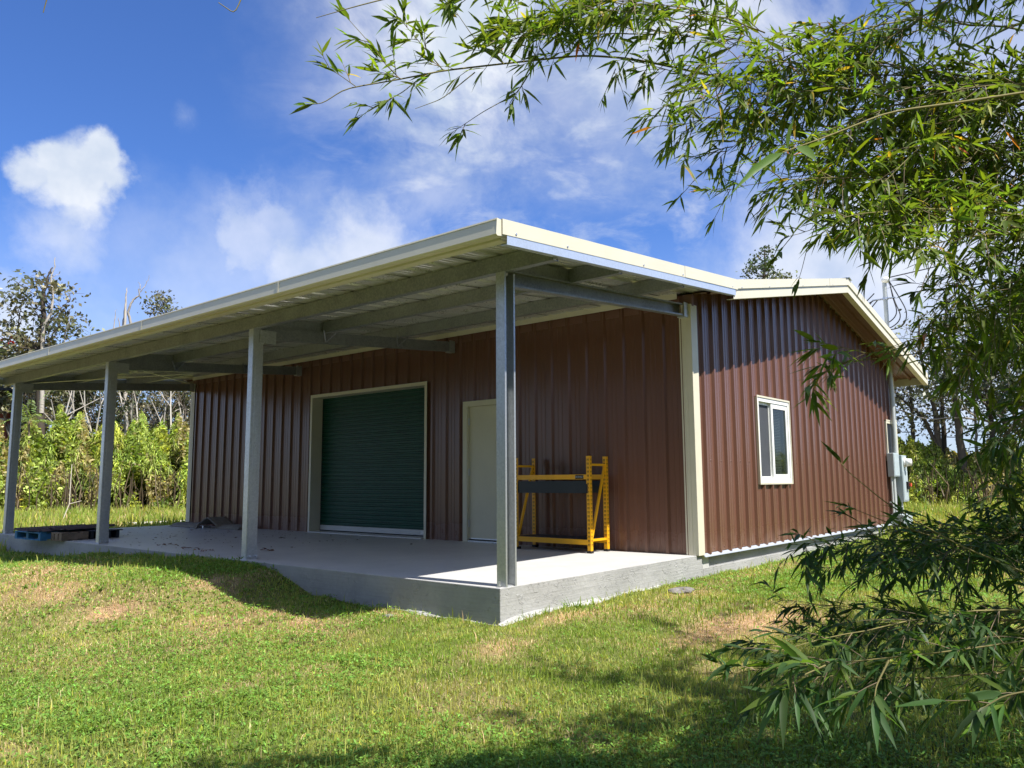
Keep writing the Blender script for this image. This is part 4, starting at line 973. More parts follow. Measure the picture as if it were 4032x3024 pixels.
guided_tree('ohia_tree', 34, [(U5([(262, 900), (262, 400), (262, 140), (262, 60), (258, 0), (256, -8)]), .10, .008, 0)], U5([(256, -12), (240, 5), (275, 0), (228, 25), (290, 22), (312, 18), (250, 35), (215, 55), (240, 65), (300, 50), (268, 55), (205, 85), (232, 92), (290, 80), (310, 78), (190, 110), (220, 118), (255, 100), (285, 112), (320, 100), (245, 130)]), 'slender leafy treetop peeping over the main roof ridge', seed=8, n=34, spread=.15, leaf=.08, lc=(.07, .12, .05))
guided_tree('ohia_tree', 36, [(U5([(362, 900), (360, 400), (358, 140), (362, 112)]), .08, .01, 0)], U5([(345, 118), (362, 110), (380, 118), (335, 126), (392, 124), (360, 126)]), 'low rounded treetop just right of the slender one above the roof', seed=9, n=40, spread=.22, leaf=.08, lc=(.10, .15, .05))
ZR = lambda L: [(3500+u/1.66, 1200+v/1.66) for u, v in L]
rr = np.random.default_rng(77)
def tufts(trs, k, sx=45, sy=55):
    out = []
    for _ in range(k):
        pl = trs[rr.integers(0, len(trs))][0]; i = rr.integers(max(0, len(pl)//3), len(pl)); out.append((pl[i][0]+rr.normal(0, sx), pl[i][1]+rr.normal(0, sy)))
    return out
RT = [[(ZR([(485, 1300), (480, 1000), (455, 850), (440, 650), (425, 560), (395, 430), (385, 300), (375, 200), (368, 60), (360, -80)]), .15, .03, 0), (ZR([(425, 560), (470, 470), (480, 350), (500, 200)]), .05, .01, 0), (ZR([(395, 430), (330, 500), (300, 380), (310, 250)]), .05, .01, 0)],
      [(ZR([(335, 1250), (330, 950), (315, 800), (310, 700), (285, 620), (240, 570), (225, 380), (205, 200), (200, 80)]), .13, .03, 0), (ZR([(330, 950), (245, 780), (190, 700), (110, 650), (20, 560), (-60, 500)]), .08, .02, 0)],
      [(ZR([(155, 1200), (150, 900), (145, 760), (130, 600), (110, 500), (100, 400)]), .09, .02, 0), (ZR([(145, 760), (60, 640), (30, 560)]), .03, .01, 0)],
      [(ZR([(365, 1200), (360, 900), (360, 750), (345, 600), (350, 500), (385, 400), (340, 250), (350, 100)]), .10, .02, 0)],
      [(ZR([(690, 1250), (685, 900), (680, 750), (660, 600), (650, 450), (640, 300)]), .12, .03, 0), (ZR([(680, 750), (600, 600), (560, 480)]), .05, .01, 0)],
      [(ZR([(578, 1250), (575, 1000), (570, 850), (568, 700), (560, 560), (540, 400), (545, 200)]), .07, .015, 1)]]
RL = ['dark crooked tree with the tallest trunk beyond the thicket at the right', 'leaning forked dark tree nearest the end of the roof overhang', 'short dark tree just past the conduit on the far corner', 'thin twisted tree between the two tallest trunks at the right', 'bushier dark tree half hidden behind the hanging bamboo', 'thin pale trunk standing before the bushier dark tree']
for i, tr_ in enumerate(RT): guided_tree('twiggy_tree', 30.5+i*.4, tr_, tufts(tr_, 34 if i < 5 else 16), RL[i], seed=20+i, n=22, spread=.34, leaf=.075, lc=(.13, .155, .09), group='sparse trees behind the thicket at the right')
gl = 'trees behind the thicket at the left'
k = 0
for u, D, hp, g in ((-90, 33, 1250, G_med[2]), (10, 40, 1400, G_dark[0]), (95, 34, 1420, G_sparse[2]), (140, 38, 1440, G_med[3]), (230, 34, 1430, G_sparse[1]), (300, 36, 1440, G_sparse[3]), (372, 34, 1440, G_med[1]), (425, 34, 1440, G_dark[0]), (480, 36, 1440, G_sparse[2]), (545, 34, 1430, G_med[0]), (600, 36, 1440, G_dark[2]), (655, 34, 1450, G_sparse[3]), (720, 34, 1440, G_med[2]), (800, 36, 1420, G_med[0])):
    plant_tree(u, D, hp, g, 'forest_tree', 'grey green forest tree standing in the row behind the left thicket', k*1.7, gl); k += 1
gr = 'sparse trees behind the thicket at the right'
for u, D, hp, g in ((4110, 33, 1150, G_med[3]), (4230, 32, 1150, G_dark[2]), (4400, 33, 1150, G_med[0])):
    plant_tree(u, D, hp, g, 'twiggy_tree', 'twiggy sparse leaved tree in the row beyond the lawn at the right', k*2.1, gr); k += 1
gb = 'trees behind the building'
for u, D, hp, g in ((1000, 40, 1420, G_dark[0]), (1250, 42, 1500, G_med[1]), (1500, 40, 1500, G_dark[1]), (1800, 41, 1500, G_med[2]), (2100, 40, 1450, G_dark[2]), (2400, 42, 1450, G_med[0]), (2700, 40, 1400, G_dark[0]), (3000, 42, 1400, G_med[3]), (3300, 40, 1400, G_sparse[1])):
    pass                                               # wholly hidden by the building: left out

# ------------------------------------------------------------------ thicket beyond the lawn
def thicket():
    parts = []; stems = []
    def field(a0, a1, dens, r0, hfun, seed):
        n = int(dens*rad(a1-a0)*30*3.2); az = rng.uniform(a0, a1, n); a = np.radians(az)
        # position on a lumpy bank: t = height fraction, front leans back
        t = rng.random(n)**.85; hh = hfun(az); depth = rng.random(n)**1.6*2.2
        r = r0+1.6*(fbm(az, t*3, .35)-.5)+t*1.8+depth; lump = fbm(az*1.3+seed, t*2.2+r*.6, .9)
        keep = (lump > .46-.12*t) & (rng.random(n) < np.where(t < .28, 0.7 if seed == 7 else .5, 1)); az, a, t, hh, r, lump = (q[keep] for q in (az, a, t, hh, r, lump)); n = len(az)
        x = CP[0]+r*np.cos(a); y = CP[1]+r*np.sin(a); z = zg(x, y)+t*hh*(.82+.4*(lump-.4))*(.62+.85*fbm(az*1.6, az*0+seed, 1.1)); P = np.c_[x, y, z]
        kind = fbm(az*.9+5, t*2, .7)
        # leaf colour by plant patch: yellow-green shrubs, fern green, brownish dead fern
        pal = np.array([[.46, .50, .09], [.28, .38, .07], [.38, .46, .11], [.42, .36, .17], [.16, .23, .06]])
        idx = np.clip((kind*9).astype(int)-2, 0, 4); idx = np.where(rng.random(n) < .25, rng.integers(0, 5, n), idx); c = pal[idx]*np.exp(rng.normal(0, .45, (n, 1)))*.85
        out = -np.c_[np.cos(a), np.sin(a), a*0]
        fr = (fbm(az*1.7, t*3+2, .8) > .56)
        # broad leaves
        m = ~fr; q = m.sum(); A = rng.normal(0, 1, (q, 3))+out[m]*.5+np.array([0, 0, .35]); A /= np.linalg.norm(A, axis=1, keepdims=True); B = np.cross(A, out[m]+rng.normal(0, .7, (q, 3))); B /= np.linalg.norm(B, axis=1, keepdims=True)+1e-6
        s = rng.uniform(.045, .11, (q, 1)); parts.append(quads_geo(P[m], A*s, B*s*.42, np.clip(c[m], 0, 1)))
        # fronds: drooping narrow strips
        q = fr.sum(); D = out[fr]*.8+rng.normal(0, .6, (q, 3))+np.array([0, 0, .8]); parts.append(leaves_geo(P[fr], D, rng.uniform(.16, .34, q), rng.uniform(.012, .024, q), np.clip(c[fr]*1.05, 0, 1), .9, .1))
        # thin dry stalks at the foot
        m = int(n*.003)
        for _ in range(m):
            az_ = rad(rng.uniform(a0, a1)); rr = r0+rng.uniform(-.2, 1.2); b = np.array([CP[0]+rr*math.cos(az_), CP[1]+rr*math.sin(az_), 0]); b[2] = float(zg(b[0], b[1])); L_ = rng.uniform(.6, 1.6)
            stems.append((np.array([b, b+[rng.normal(0, .08), rng.normal(0, .08), L_*.5], b+[rng.normal(0, .2), rng.normal(0, .2), L_]]), np.array([.022, .018, .01]), np.array([.22, .17, .11])*rng.uniform(.4, 1.5)))
    hL = lambda az: np.interp(az, [50, 56, 60, 63, 66, 70, 74, 80], [2.6, 2.7, 2.8, 2.9, 3.2, 3.0, 2.9, 2.8])
    hR = lambda az: np.interp(az, [-6, 4, 8, 11, 14, 18], [2.2, 2.1, 2.1, 2.3, 2.35, 2.3])
    field(56, 78, 2900, 28.5, hL, 0); field(3, 17.5, 2900, 29.0, hR, 7)
    field(44, 56, 260, 30, hL, 3); field(17.5, 30, 260, 30, hR, 4); field(-8, 3, 400, 29, hR, 5)
    parts.append(tubes_geo(stems, 4)); V, F_, C_ = merge(parts)
    npobj('undergrowth', V, F_, C_, brushm, kind='stuff', label='dense yellow green thicket of ferns and shrubs beyond the lawn', cat='undergrowth')
    # solid core behind the outer leaves, shade between them painted as its dark colour
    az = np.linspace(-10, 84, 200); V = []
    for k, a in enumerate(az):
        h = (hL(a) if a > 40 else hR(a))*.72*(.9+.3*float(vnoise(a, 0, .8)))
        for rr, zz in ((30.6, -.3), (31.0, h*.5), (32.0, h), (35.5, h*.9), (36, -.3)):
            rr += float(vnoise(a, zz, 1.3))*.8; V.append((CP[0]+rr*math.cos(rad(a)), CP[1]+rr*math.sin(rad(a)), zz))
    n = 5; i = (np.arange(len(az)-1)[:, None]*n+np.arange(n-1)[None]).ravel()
    npobj('thicket_body', np.array(V), [np.stack([i, i+1, i+n+1, i+n], 1)], np.tile((.022, .026, .012), (len(V), 1)), barkm, kind='stuff', label='solid core of the thicket, painted dark for the shade inside', cat='undergrowth')
    # taller dry grass along the thicket foot
    n = 15000; az = np.concatenate([rng.uniform(54, 78, n*2//3), rng.uniform(2, 18, n//3)]); r = rng.uniform(23.5, 29.3, len(az)); a = np.radians(az); n = len(az)
    P = np.c_[CP[0]+r*np.cos(a), CP[1]+r*np.sin(a), a*0]; P[:, 2] = zg(P[:, 0], P[:, 1])-.02; D = np.c_[rng.normal(0, .35, (n, 2)), np.ones(n)]
    c = np.where((rng.random(n) < .5)[:, None], jitter((.50, .42, .20), n, .2, .06), jitter((.36, .40, .10), n, .2, .06))
    V, F_, C_ = leaves_geo(P, D, rng.uniform(.08, .30, n)*(.35+.65*sstep(r, 24, 28.5)), np.full(n, .011), c, .3); npobj('rough_grass', V, F_, C_, grassm, kind='stuff', label='rough unmown straw and green grass at the foot of the thicket', cat='grass')
thicket()
def rear_growth():  # unseen trees behind the camera, height shaped to keep low sky off the porch
    az = np.linspace(98, 352, 220); V = []
    hh = lambda a: 3.9+3.6*np.clip(1-np.abs(a-190)/75, 0, 1)**.5+1.6*(vnoise(a, a*0, .11)-.5)+.9*(vnoise(a, a*0, .5)-.5)
    for a in az:
        h = float(hh(a))
        for rr_, zz in ((9.6, -.6), (9.9, h*.4), (10.3, h*.75), (11, h), (13, h*.9), (13.5, -.6)):
            rr_ += float(vnoise(a, zz, .7))*1.2; V.append((CP[0]+rr_*math.cos(rad(a)), CP[1]+rr_*math.sin(rad(a)), zz))
    n = 6; i = (np.arange(len(az)-1)[:, None]*n+np.arange(n-1)[None]).ravel()
    npobj('thicket_body', np.array(V), [np.stack([i, i+1, i+n+1, i+n], 1)], np.tile((.03, .045, .015), (len(V), 1)), barkm, kind='stuff', label='unseen dark wall of trees behind the camera, shaped to block low sky light', cat='trees')
    m = 16000; a = rng.uniform(98, 352, m); t = rng.random(m); z = t*hh(a)*1.03-.3; r = 9.4+t*1.1+rng.uniform(-.2, 1.1, m); P = np.c_[CP[0]+r*np.cos(np.radians(a)), CP[1]+r*np.sin(np.radians(a)), z]
    A = rng.normal(0, 1, (m, 3)); A /= np.linalg.norm(A, axis=1, keepdims=True); B = np.cross(A, rng.normal(0, 1, (m, 3))); B /= np.linalg.norm(B, axis=1, keepdims=True); sz = rng.uniform(.10, .22, (m, 1))
    V, F_, C_ = quads_geo(P, A*sz, B*sz*.5, jitter((.06, .10, .03), m, .3, .1)); npobj('thicket_leaves', V, F_, C_, leafm, kind='stuff', label='leaves of the unseen trees behind the camera that block low sky light', cat='trees')
rear_growth()
def cane_clump(u, D, top, n, label, wide=.8, seed=0, group='cane grass clumps in the left thicket'):
    r_ = np.random.default_rng(seed); p = at(u, 1900, D); z0 = float(zg(p[0], p[1])); h = at(u, top, D)[2]-z0
    o = empty('cane_grass', (p[0], p[1], z0), label=label, cat='plant', group=group); paths = []; LP, LD, LL = [], [], []
    for i in range(n):
        b = np.array([r_.normal(0, wide*.5), r_.normal(0, wide*.5), 0]); hh = h*r_.uniform(.6, 1); ln = r_.normal(0, .10, 2)
        pts = np.array([b+[ln[0]*hh*t*t, ln[1]*hh*t*t, hh*t] for t in np.linspace(0, 1, 7)]); paths.append((pts, np.linspace(.018, .007, 7), np.array((.30, .30, .13))*r_.uniform(.7, 1.3)))
        for t in np.linspace(.3, 1, 11):
            q = b+[ln[0]*hh*t*t, ln[1]*hh*t*t, hh*t]; a = r_.uniform(0, 6.28); LP.append(q); LD.append([math.cos(a)*.6, math.sin(a)*.6, r_.uniform(.6, 1.4)]); LL.append(r_.uniform(.35, .7))
    g = tubes_geo(paths, 4); m = len(LP)
    me = npmesh('stems', *g); me.materials.append(barkm); q = bpy.data.objects.new('stems', me); COL.objects.link(q); q.parent = o
    V, F_, C_ = leaves_geo(np.array(LP), np.array(LD), np.array(LL), np.full(m, .022), jitter((.34, .42, .10), m, .25, .08), .5)
    me = npmesh('foliage', V, F_, C_); me.materials.append(brushm); q = bpy.data.objects.new('foliage', me); COL.objects.link(q); q.parent = o
for i, (u, D, top, n) in enumerate(((190, 32, 1620, 5), (250, 31.4, 1690, 9), (285, 31.0, 1670, 12), (320, 31.4, 1690, 9))):
    cane_clump(u, D, top, n, 'tall upright cane grass clump among the ferns of the left thicket', seed=100+i)
for i in range(16):
    u = [95, 205, 232, 262, 290, 318, 345, 372, 440, 470, 520, 575, 610, 640, 668, 700][i]; D = 31.2+1.6*rng.random(); b = at(u, 1900, D); h = at(u, rng.uniform(1440, 1580), D)[2]; z = float(zg(b[0], b[1])); o = empty('bare_sapling', (b[0], b[1], z), label='thin pale leafless stem rising out of the left thicket', cat='sapling', group='pale bare stems in the left thicket')
    P = np.array([[rng.normal(0, .10)*k, rng.normal(0, .10)*k, (h-z)*k/4] for k in range(5)]); g = tubes_geo([(P, np.linspace(.05, .018, 5), np.array((.50, .46, .40))*rng.uniform(.6, 1.2)), (np.array([P[3], P[3]+[rng.normal(0, .4), .2, .9]]), np.array([.02, .01]), np.array((.42, .38, .33)))], 5)
    me = npmesh('stem', *g); me.materials.append(barkm); q = bpy.data.objects.new('stem', me); COL.objects.link(q); q.parent = o
def palm():
    p = at(100, 1900, 29.6); z0 = float(zg(p[0], p[1])); h = at(100, 1625, 29.6)[2]-z0; o = empty('young_palm', (p[0], p[1], z0), label='young palm with long pale arching fronds beside the fourth post', cat='palm')
    g = tubes_geo([(np.array([[0, 0, 0], [.05, 0, h*.5], [0, .05, h*.92]]), np.array([.05, .045, .03]), np.array((.2, .16, .1)))], 6); me = npmesh('trunk', *g); me.materials.append(barkm); q = bpy.data.objects.new('trunk', me); COL.objects.link(q); q.parent = o
    LP, LD, LL = [], [], []; r_ = np.random.default_rng(5)
    for f in range(9):
        a = f*.7+.2; 
        for t in np.linspace(.1, 1, 14):
            q = np.array([math.cos(a)*t*.75, math.sin(a)*t*.75, h*.9+(.5+.12*(f % 4)*3)*t-.55*t*t])
            for s in (-1, 1): LP.append(q); LD.append([math.cos(a)*.7-s*math.sin(a), math.sin(a)*.7+s*math.cos(a), -.1]); LL.append(.26*(1-.5*t))
    m = len(LP); V, F_, C_ = leaves_geo(np.array(LP), np.array(LD), np.array(LL), np.full(m, .018), jitter((.24, .32, .13), m, .2, .05), .2); me = npmesh('fronds', V, F_, C_); me.materials.append(brushm); q = bpy.data.objects.new('fronds', me); COL.objects.link(q); q.parent = o
palm()
def sapling():
    p = pin(266, 2046); o = empty('dead_sapling', tuple(p), label='thin bare white stick standing in the rough grass between the third and fourth posts', cat='stick')
    g = tubes_geo([(np.array([[-.12, 0, 0], [.02, 0, .42], [.03, .02, 1.5]]), np.array([.014, .014, .01]), np.array((.6, .55, .45))), (np.array([[.02, 0, .42], [.35, .05, .5]]), np.array([.01, .006]), np.array((.6, .55, .45)))], 5)
    me = npmesh('stem', *g); me.materials.append(barkm); q = bpy.data.objects.new('stem', me); COL.objects.link(q); q.parent = o
sapling()

# ------------------------------------------------------------------ bamboo
BR = np.random.default_rng(42)
def curve(P0, P1, sag, n=18, wob=.03):
    t = np.linspace(0, 1, n)[:, None]; P = P0*(1-t)+P1*t; P[:, 2] += (4*sag*t*(1-t))[:, 0]
    L = np.linalg.norm(P1-P0); w = np.cumsum(BR.normal(0, 1, (n, 3)), 0)*wob*L/n**.5*.35; w -= w*(t*0)+w[-1]*t; return P+w
def bamboo_branch(pts, r0, tw_step, tw_len, leaf_len, density, t0=.0, leafcol=(.118, .168, .028), tipfan=True):
    """main stem + twigs + leaf fans -> (stem geo, leaf geo)"""
    pts = np.asarray(pts, float); seg = np.linalg.norm(np.diff(pts, axis=0), axis=1); cum = np.concatenate([[0], np.cumsum(seg)]); L = cum[-1]
    def P(s): return np.array([np.interp(s, cum, pts[:, k]) for k in range(3)])
    c1 = np.array((.17, .15, .06)); c2 = np.array((.22, .17, .11))
    paths = [(pts, np.linspace(r0, max(.0009, r0*.25), len(pts)), c1*BR.uniform(.7, 1.3))]
    LP, LD, LL, LW = [], [], [], []
    def fan(p, d, n, ll):
        d = d/np.linalg.norm(d); a = np.cross(d, [0, 0, 1.]); a /= np.linalg.norm(a)+1e-6; b = np.cross(a, d)
        for i in range(n):
            an = (i-(n-1)/2)/max(1, n-1)*1.9+BR.normal(0, .18); dd = d*math.cos(an)+(a*math.cos(.5*i)+b*BR.normal(0, .45))*math.sin(an)+np.array([0, 0, -.10]); LP.append(p-d*.008*i); LD.append(dd); l = ll*BR.uniform(.6, 1.2); LL.append(l); LW.append(l*BR.uniform(.070, .098))
    s = t0*L+.02
    while s < L:
        p = P(s); d = P(min(s+.03, L))-P(max(s-.03, 0)); d /= np.linalg.norm(d)+1e-9
        if BR.random() < density:
            for _ in range(1 if BR.random() < .6 else 2):
                n_ = BR.normal(0, 1, 3); n_ -= d*(n_@d); n_ /= np.linalg.norm(n_); td = d*BR.uniform(.5, 1.0)+n_*BR.uniform(.45, .95); td /= np.linalg.norm(td); tl = tw_len*BR.uniform(.4, 1.25)*(1-.45*s/L)
                k = 5; tt = np.linspace(0, 1, k)[:, None]; tp = p+td*tl*tt-np.array([0, 0, 1.])*.16*tl*tt**2+BR.normal(0, .012*tl, (k, 3))*tt; paths.append((tp, np.linspace(.0016, .0008, k)*max(1, r0/.006), c2*BR.uniform(.6, 1.3)))
                fan(tp[-1], tp[-1]-tp[-2], BR.integers(3, 7), leaf_len)
                for q in (1, 2, 3):
                    if BR.random() < .65: fan(tp[q], td+BR.normal(0, .5, 3), BR.integers(1, 4), leaf_len)
        s += tw_step*BR.uniform(.6, 1.4)
    if tipfan: fan(pts[-1], pts[-1]-pts[-2], 6, leaf_len)
    n = len(LP)
    if n == 0: return tubes_geo(paths, 5), None
    c = jitter(leafcol, n, .22, .07); y = BR.random(n); y = y+(.03 if leafcol[0] < .08 else 0); c = np.where((y < .016)[:, None], jitter((.42, .30, .05), n, .2, .1), c); c = np.where((y > .88)[:, None], c*np.array([1.7, 1.45, .8]), c); c = np.where(((y > .016) & (y < .021))[:, None], jitter((.45, .17, .05), n, .2, .1), c)
    return tubes_geo(paths, 5), leaves_geo(np.array(LP), np.array(LD), np.array(LL), np.array(LW), np.clip(c, 0, 1), .13, .22)
def bamboo():
    root = np.array([-.4, -5.1, float(zg(-.4, -5.1))]); B = empty('bamboo_clump', tuple(root), label='large bamboo clump leaning in from the right with drooping leafy branches', cat='bamboo')
    def add(g, name='branch'):
        st = npobj(name, *g[0], barkm, B, True)
        if g[1] is not None: npobj('foliage', *g[1], bambooleaf, st)
        return st
    # culms: arching stems of the clump (most of them stand just outside the frame)
    culms = []
    for i in range(13):
        b = root+np.array([BR.normal(0, .35), BR.normal(0, .35), -.1]); u = BR.uniform(3750, 4500); v = BR.uniform(-300, 1500); D = BR.uniform(3.3, 4.6)
        tip = at(u, v, D); t = np.linspace(0, 1, 26)[:, None]; mid = b*.35+tip*.65; mid = np.array([b[0]*.7+tip[0]*.3, b[1]*.7+tip[1]*.3, max(tip[2]*1.05, 3.5)])
        P = b*(1-t)**2+2*mid*t*(1-t)+tip*t**2; culms.append(P); r = np.linspace(.022, .004, 26)
        node = np.linspace(0, 1, 26); r = r*np.where(np.arange(26) % 2 == 0, 1.10, 1.0)
        npobj('culm', *tubes_geo([(P, r, np.array((.16, .19, .06))*BR.uniform(.7, 1.2))], 8), barkm, B, True)
    K = [.80]
    def E(uvD, r0=.004, step=.08, tl=.20, ll=.095, dens=.6, **k):
        P = np.array([at(q[0], q[1], q[2]*K[0]) for q in uvD]); step *= K[0]; tl *= K[0]; ll *= K[0]; r0 *= K[0]; t = np.linspace(0, 1, len(P)); tt = np.linspace(0, 1, max(12, len(P)*4)); Q = np.stack([np.interp(tt, t, P[:, j]) for j in range(3)], 1)
        Q[1:-1] = (Q[:-2]+Q[1:-1]*2+Q[2:])/4; add(bamboo_branch(Q, r0, step, tl, ll, dens, **k))
    # --- long reaching branches of the upper left, seen against the sky
    E([(2950, 330, 3.9), (2500, 232, 3.6), (2295, 217, 3.5), (1983, 251, 3.4), (1746, 278, 3.3), (1576, 312, 3.25), (1359, 349, 3.2), (1271, 407, 3.2), (1205, 412, 3.2)], .006, .10, .19, .105, .75)
    E([(1746, 278, 3.3), (1678, 197, 3.3), (1630, 140, 3.3), (1563, 61, 3.3)], .003, .07, .13, .10, .8)
    E([(1650, 310, 3.28), (1583, 365, 3.25), (1474, 420, 3.2), (1407, 468, 3.2)], .0025, .16, .10, .095, .6)
    E([(1576, 312, 3.25), (1515, 250, 3.2), (1468, 183, 3.2), (1346, 47, 3.2)], .0025, .08, .14, .10, .75)
    E([(1400, 340, 3.2), (1330, 290, 3.2), (1290, 270, 3.2)], .002, .08, .11, .10, .9)
    E([(1870, 285, 3.3), (1740, 390, 3.3), (1635, 428, 3.3)], .0028, .3, .1, .08, .2, tipfan=False)
    E([(2105, 257, 3.5), (2037, 366, 3.5), (1902, 440, 3.4), (1780, 522, 3.4)], .003, .09, .13, .10, .7)
    E([(2424, 271, 3.6), (2370, 393, 3.5)], .0025, .2, .12, .08, .5)
    E([(1983, 251, 3.4), (1880, 170, 3.4), (1750, -20, 3.4)], .003, .07, .17, .10, .8)
    E([(2126, 254, 3.5), (2060, 130, 3.4), (1985, -60, 3.3)], .003, .06, .2, .10, .9)
    E([(2300, 217, 3.5), (2220, 90, 3.4), (2120, -60, 3.4)], .003, .06, .22, .10, .9)
    E([(1740, -60, 2.6), (1420, 20, 2.5), (1245, 70, 2.5)], .003, .5, .05, .05, .1, tipfan=False)
    E([(980, -80, 2.2), (925, 55, 2.2), (860, 10, 2.2)], .0022, .5, .05, .05, .0, tipfan=False)
    E([(200, -60, 2.2), (170, 50, 2.2)], .0022, .5, .05, .05, .0, tipfan=False)
    E([(4200, 300, 4.4), (3500, 420, 4.0), (2950, 470, 3.7), (2560, 455, 3.5)], .007, .07, .24, .09, .85)
    E([(3400, 60, 4.0), (2900, 350, 3.8), (2500, 240, 3.6)], .006, .07, .24, .09, .75)
    K[0] = 1.
    # --- one close, pale branch crossing the upper right
    E([(4250, 330, 1.9), (3800, 400, 1.7), (3500, 440, 1.55), (3250, 540, 1.4), (3080, 600, 1.3)], .0030, .9, .05, .05, .0, tipfan=False)
    g = leaves_geo(np.array([at(3085, 600, 1.3), at(3085, 600, 1.3), at(3090, 598, 1.3), at(3100, 590, 1.31), at(3140, 575, 1.33)]), np.array([at(2740, 780, 1.2)-at(3085, 600, 1.3), at(2750, 710, 1.15)-at(3085, 600, 1.3), at(2880, 770, 1.25)-at(3090, 598, 1.3), at(3105, 470, 1.3)-at(3080, 600, 1.3), at(3220, 620, 1.3)-at(3120, 560, 1.33)]),
                   np.array([.145, .14, .10, .06, .05]), np.array([.007, .0075, .004, .010, .011]), jitter((.13, .22, .04), 5, .1, .05), .05); npobj('foliage', *g, bambooleaf, B.children[-1] if False else [o for o in B.children if o.name.startswith('branch')][-1])
    # --- the upper mass: branch tips sampled inside its outline
    edge_v = [-100, 150, 300, 450, 550, 600, 700, 800, 900, 1000, 1150, 1250, 1700]; edge_u = [2350, 2400, 2430, 2460, 2500, 2620, 2850, 3040, 3250, 3420, 3540, 3660, 3720]
    for i in range(10):
        u = BR.uniform(1750, 2650); v = BR.uniform(-60, 330) if u > 2000 else BR.uniform(-60, 200); tip = at(u, v, BR.uniform(2.45, 2.8)); P0 = at(u+BR.uniform(500, 800), v+BR.normal(40, 130), BR.uniform(2.7, 3.1)); add(bamboo_branch(curve(P0, tip, .02), .0028, .058, .16, .080, .85))
    nb = 0
    while nb < 28:
        v = BR.uniform(-120, 1750)
        if v < 420 and BR.random() < .55: continue
        if v > 950 and BR.random() < .5: continue
        ue = np.interp(v, edge_v, edge_u); u = ue+BR.gamma(1.7, 330*min(1, (4250-ue)/1500))+20
        if u > 4150: continue
        D = BR.uniform(2.3, 3.1)+.3*(u > 3500); tip = at(u, v, D)
        ur = BR.uniform(4050, 4700); vr = np.clip(v+BR.normal(-120, 300), -900, 1500); P0 = at(ur, vr, BR.uniform(3.0, 4.1)); P0 = P0+(tip-P0)*max(0, 1-1.9/np.linalg.norm(P0-tip))
        tip2 = at(u+BR.normal(60, 130), v+BR.choice([-1, 1])*BR.uniform(90, 230), np.linalg.norm((tip-CP)[:2])+BR.uniform(-.2, .4)); Q = curve(P0, tip, BR.uniform(.02, .16)); k = 5
        g1 = bamboo_branch(Q, .0046, .038, .23, .072, .95); g2 = bamboo_branch(curve(Q[k], tip2, BR.uniform(.0, .08)), .0036, .040, .22, .072, .95)
        add((merge([g1[0], g2[0]]), merge([g1[1], g2[1]]))); nb += 1
    # --- branches in front of the soffit and the back trees
    for uv in ([(3950, 1300, 3.6), (3700, 1330, 3.2), (3450, 1400, 2.9), (3200, 1340, 2.8)], [(3900, 1350, 3.6), (3550, 1400, 3.1), (3300, 1430, 2.9), (3180, 1520, 2.8)], [(4000, 1100, 3.8), (3760, 1130, 3.4), (3600, 1150, 3.3)]):
        E(uv, .003, .10, .17, .095, .8)
    for i in range(5):
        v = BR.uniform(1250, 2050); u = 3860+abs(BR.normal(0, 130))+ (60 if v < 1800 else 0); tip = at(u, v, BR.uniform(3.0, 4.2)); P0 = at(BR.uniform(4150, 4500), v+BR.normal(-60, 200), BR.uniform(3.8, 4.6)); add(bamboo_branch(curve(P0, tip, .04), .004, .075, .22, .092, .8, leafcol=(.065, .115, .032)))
    E([(4150, 2300, 3.2), (3780, 2150, 3.0), (3500, 1990, 2.9), (3330, 1850, 2.8), (3290, 1790, 2.8)], .003, .13, .13, .085, .55, leafcol=(.065, .115, .032))
    E([(3700, 2120, 3.0), (3500, 2060, 2.9), (3330, 1990, 2.85)], .0025, .10, .13, .085, .6, leafcol=(.065, .115, .032))
    # --- the lower mass reaching left over the lawn, shade put into darker leaf colours
    edge_v = [1960, 2060, 2150, 2350, 2450, 2560, 2640, 2760]; edge_u = [3640, 3330, 3130, 3070, 3070, 3020, 3060, 3130]
    nb = 0
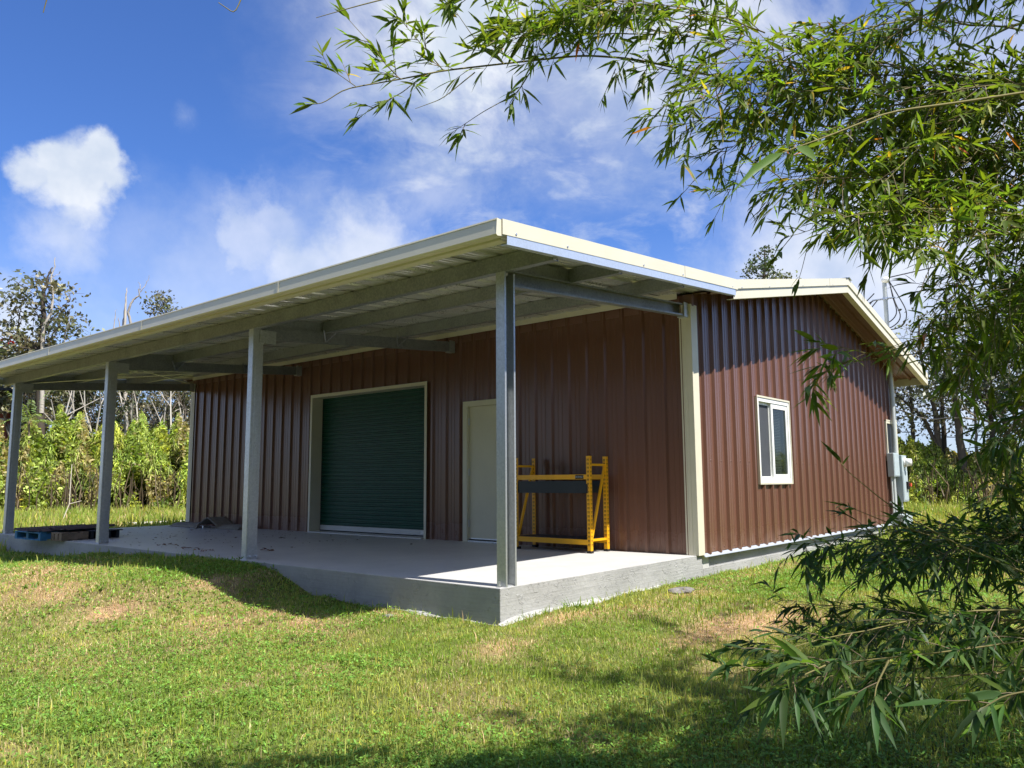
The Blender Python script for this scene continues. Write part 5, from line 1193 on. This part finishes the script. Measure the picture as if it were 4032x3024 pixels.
    while nb < 18:
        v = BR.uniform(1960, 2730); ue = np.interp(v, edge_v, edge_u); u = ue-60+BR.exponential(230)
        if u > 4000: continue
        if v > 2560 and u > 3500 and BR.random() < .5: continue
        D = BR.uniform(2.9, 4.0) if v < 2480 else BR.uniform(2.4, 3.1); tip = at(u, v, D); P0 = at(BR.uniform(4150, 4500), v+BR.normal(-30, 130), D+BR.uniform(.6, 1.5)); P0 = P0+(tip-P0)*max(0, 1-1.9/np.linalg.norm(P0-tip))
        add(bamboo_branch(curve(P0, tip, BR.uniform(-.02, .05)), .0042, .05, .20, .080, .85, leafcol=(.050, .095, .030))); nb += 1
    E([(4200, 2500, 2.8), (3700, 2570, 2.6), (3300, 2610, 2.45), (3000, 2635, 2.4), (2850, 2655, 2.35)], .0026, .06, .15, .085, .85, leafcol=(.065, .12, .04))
    E([(3500, 2600, 2.0), (3450, 2700, 1.95), (3440, 2780, 1.9)], .0025, .07, .10, .10, .9, leafcol=(.065, .12, .04))
    E([(3250, 2620, 2.0), (3160, 2660, 1.95), (3080, 2720, 1.9)], .0022, .07, .09, .10, .9, leafcol=(.065, .12, .04))
    E([(4150, 2700, 2.1), (3950, 2740, 2.0), (3850, 2800, 1.95)], .0025, .06, .11, .10, .9, leafcol=(.065, .12, .04))
    # --- the rest of the clump, standing to the right of the frame, which shades the lawn
    stems, lv = [], []
    for i in range(92):
        tip = np.array([BR.uniform(-2.7, 3.6), BR.uniform(-6.2, -4.5), BR.uniform(1.6, 6.0)]) if i < 64 else np.array([BR.uniform(-2.9, -.2), BR.uniform(-5.3, -4.5), BR.uniform(1.7, 3.3)]); az = math.degrees(math.atan2(tip[1]-CP[1], tip[0]-CP[0]))
        if np.hypot(*(tip[:2]-CP[:2])) < 1.6 or az > 3: continue
        P0 = root+np.array([BR.normal(0, .4), BR.normal(0, .4), BR.uniform(1.0, 5)]); g = bamboo_branch(curve(P0, tip, .1), .006, .075, .26, .105, .9, t0=.2); stems.append(g[0]); lv.append(g[1])
    o = npobj('outer_branches', *merge(stems), barkm, B, True, kind='stuff'); npobj('foliage', *merge(lv), bambooleaf, o)
    print('bamboo branches', len([c for c in B.children if c.name.startswith('branch')]))
bamboo()
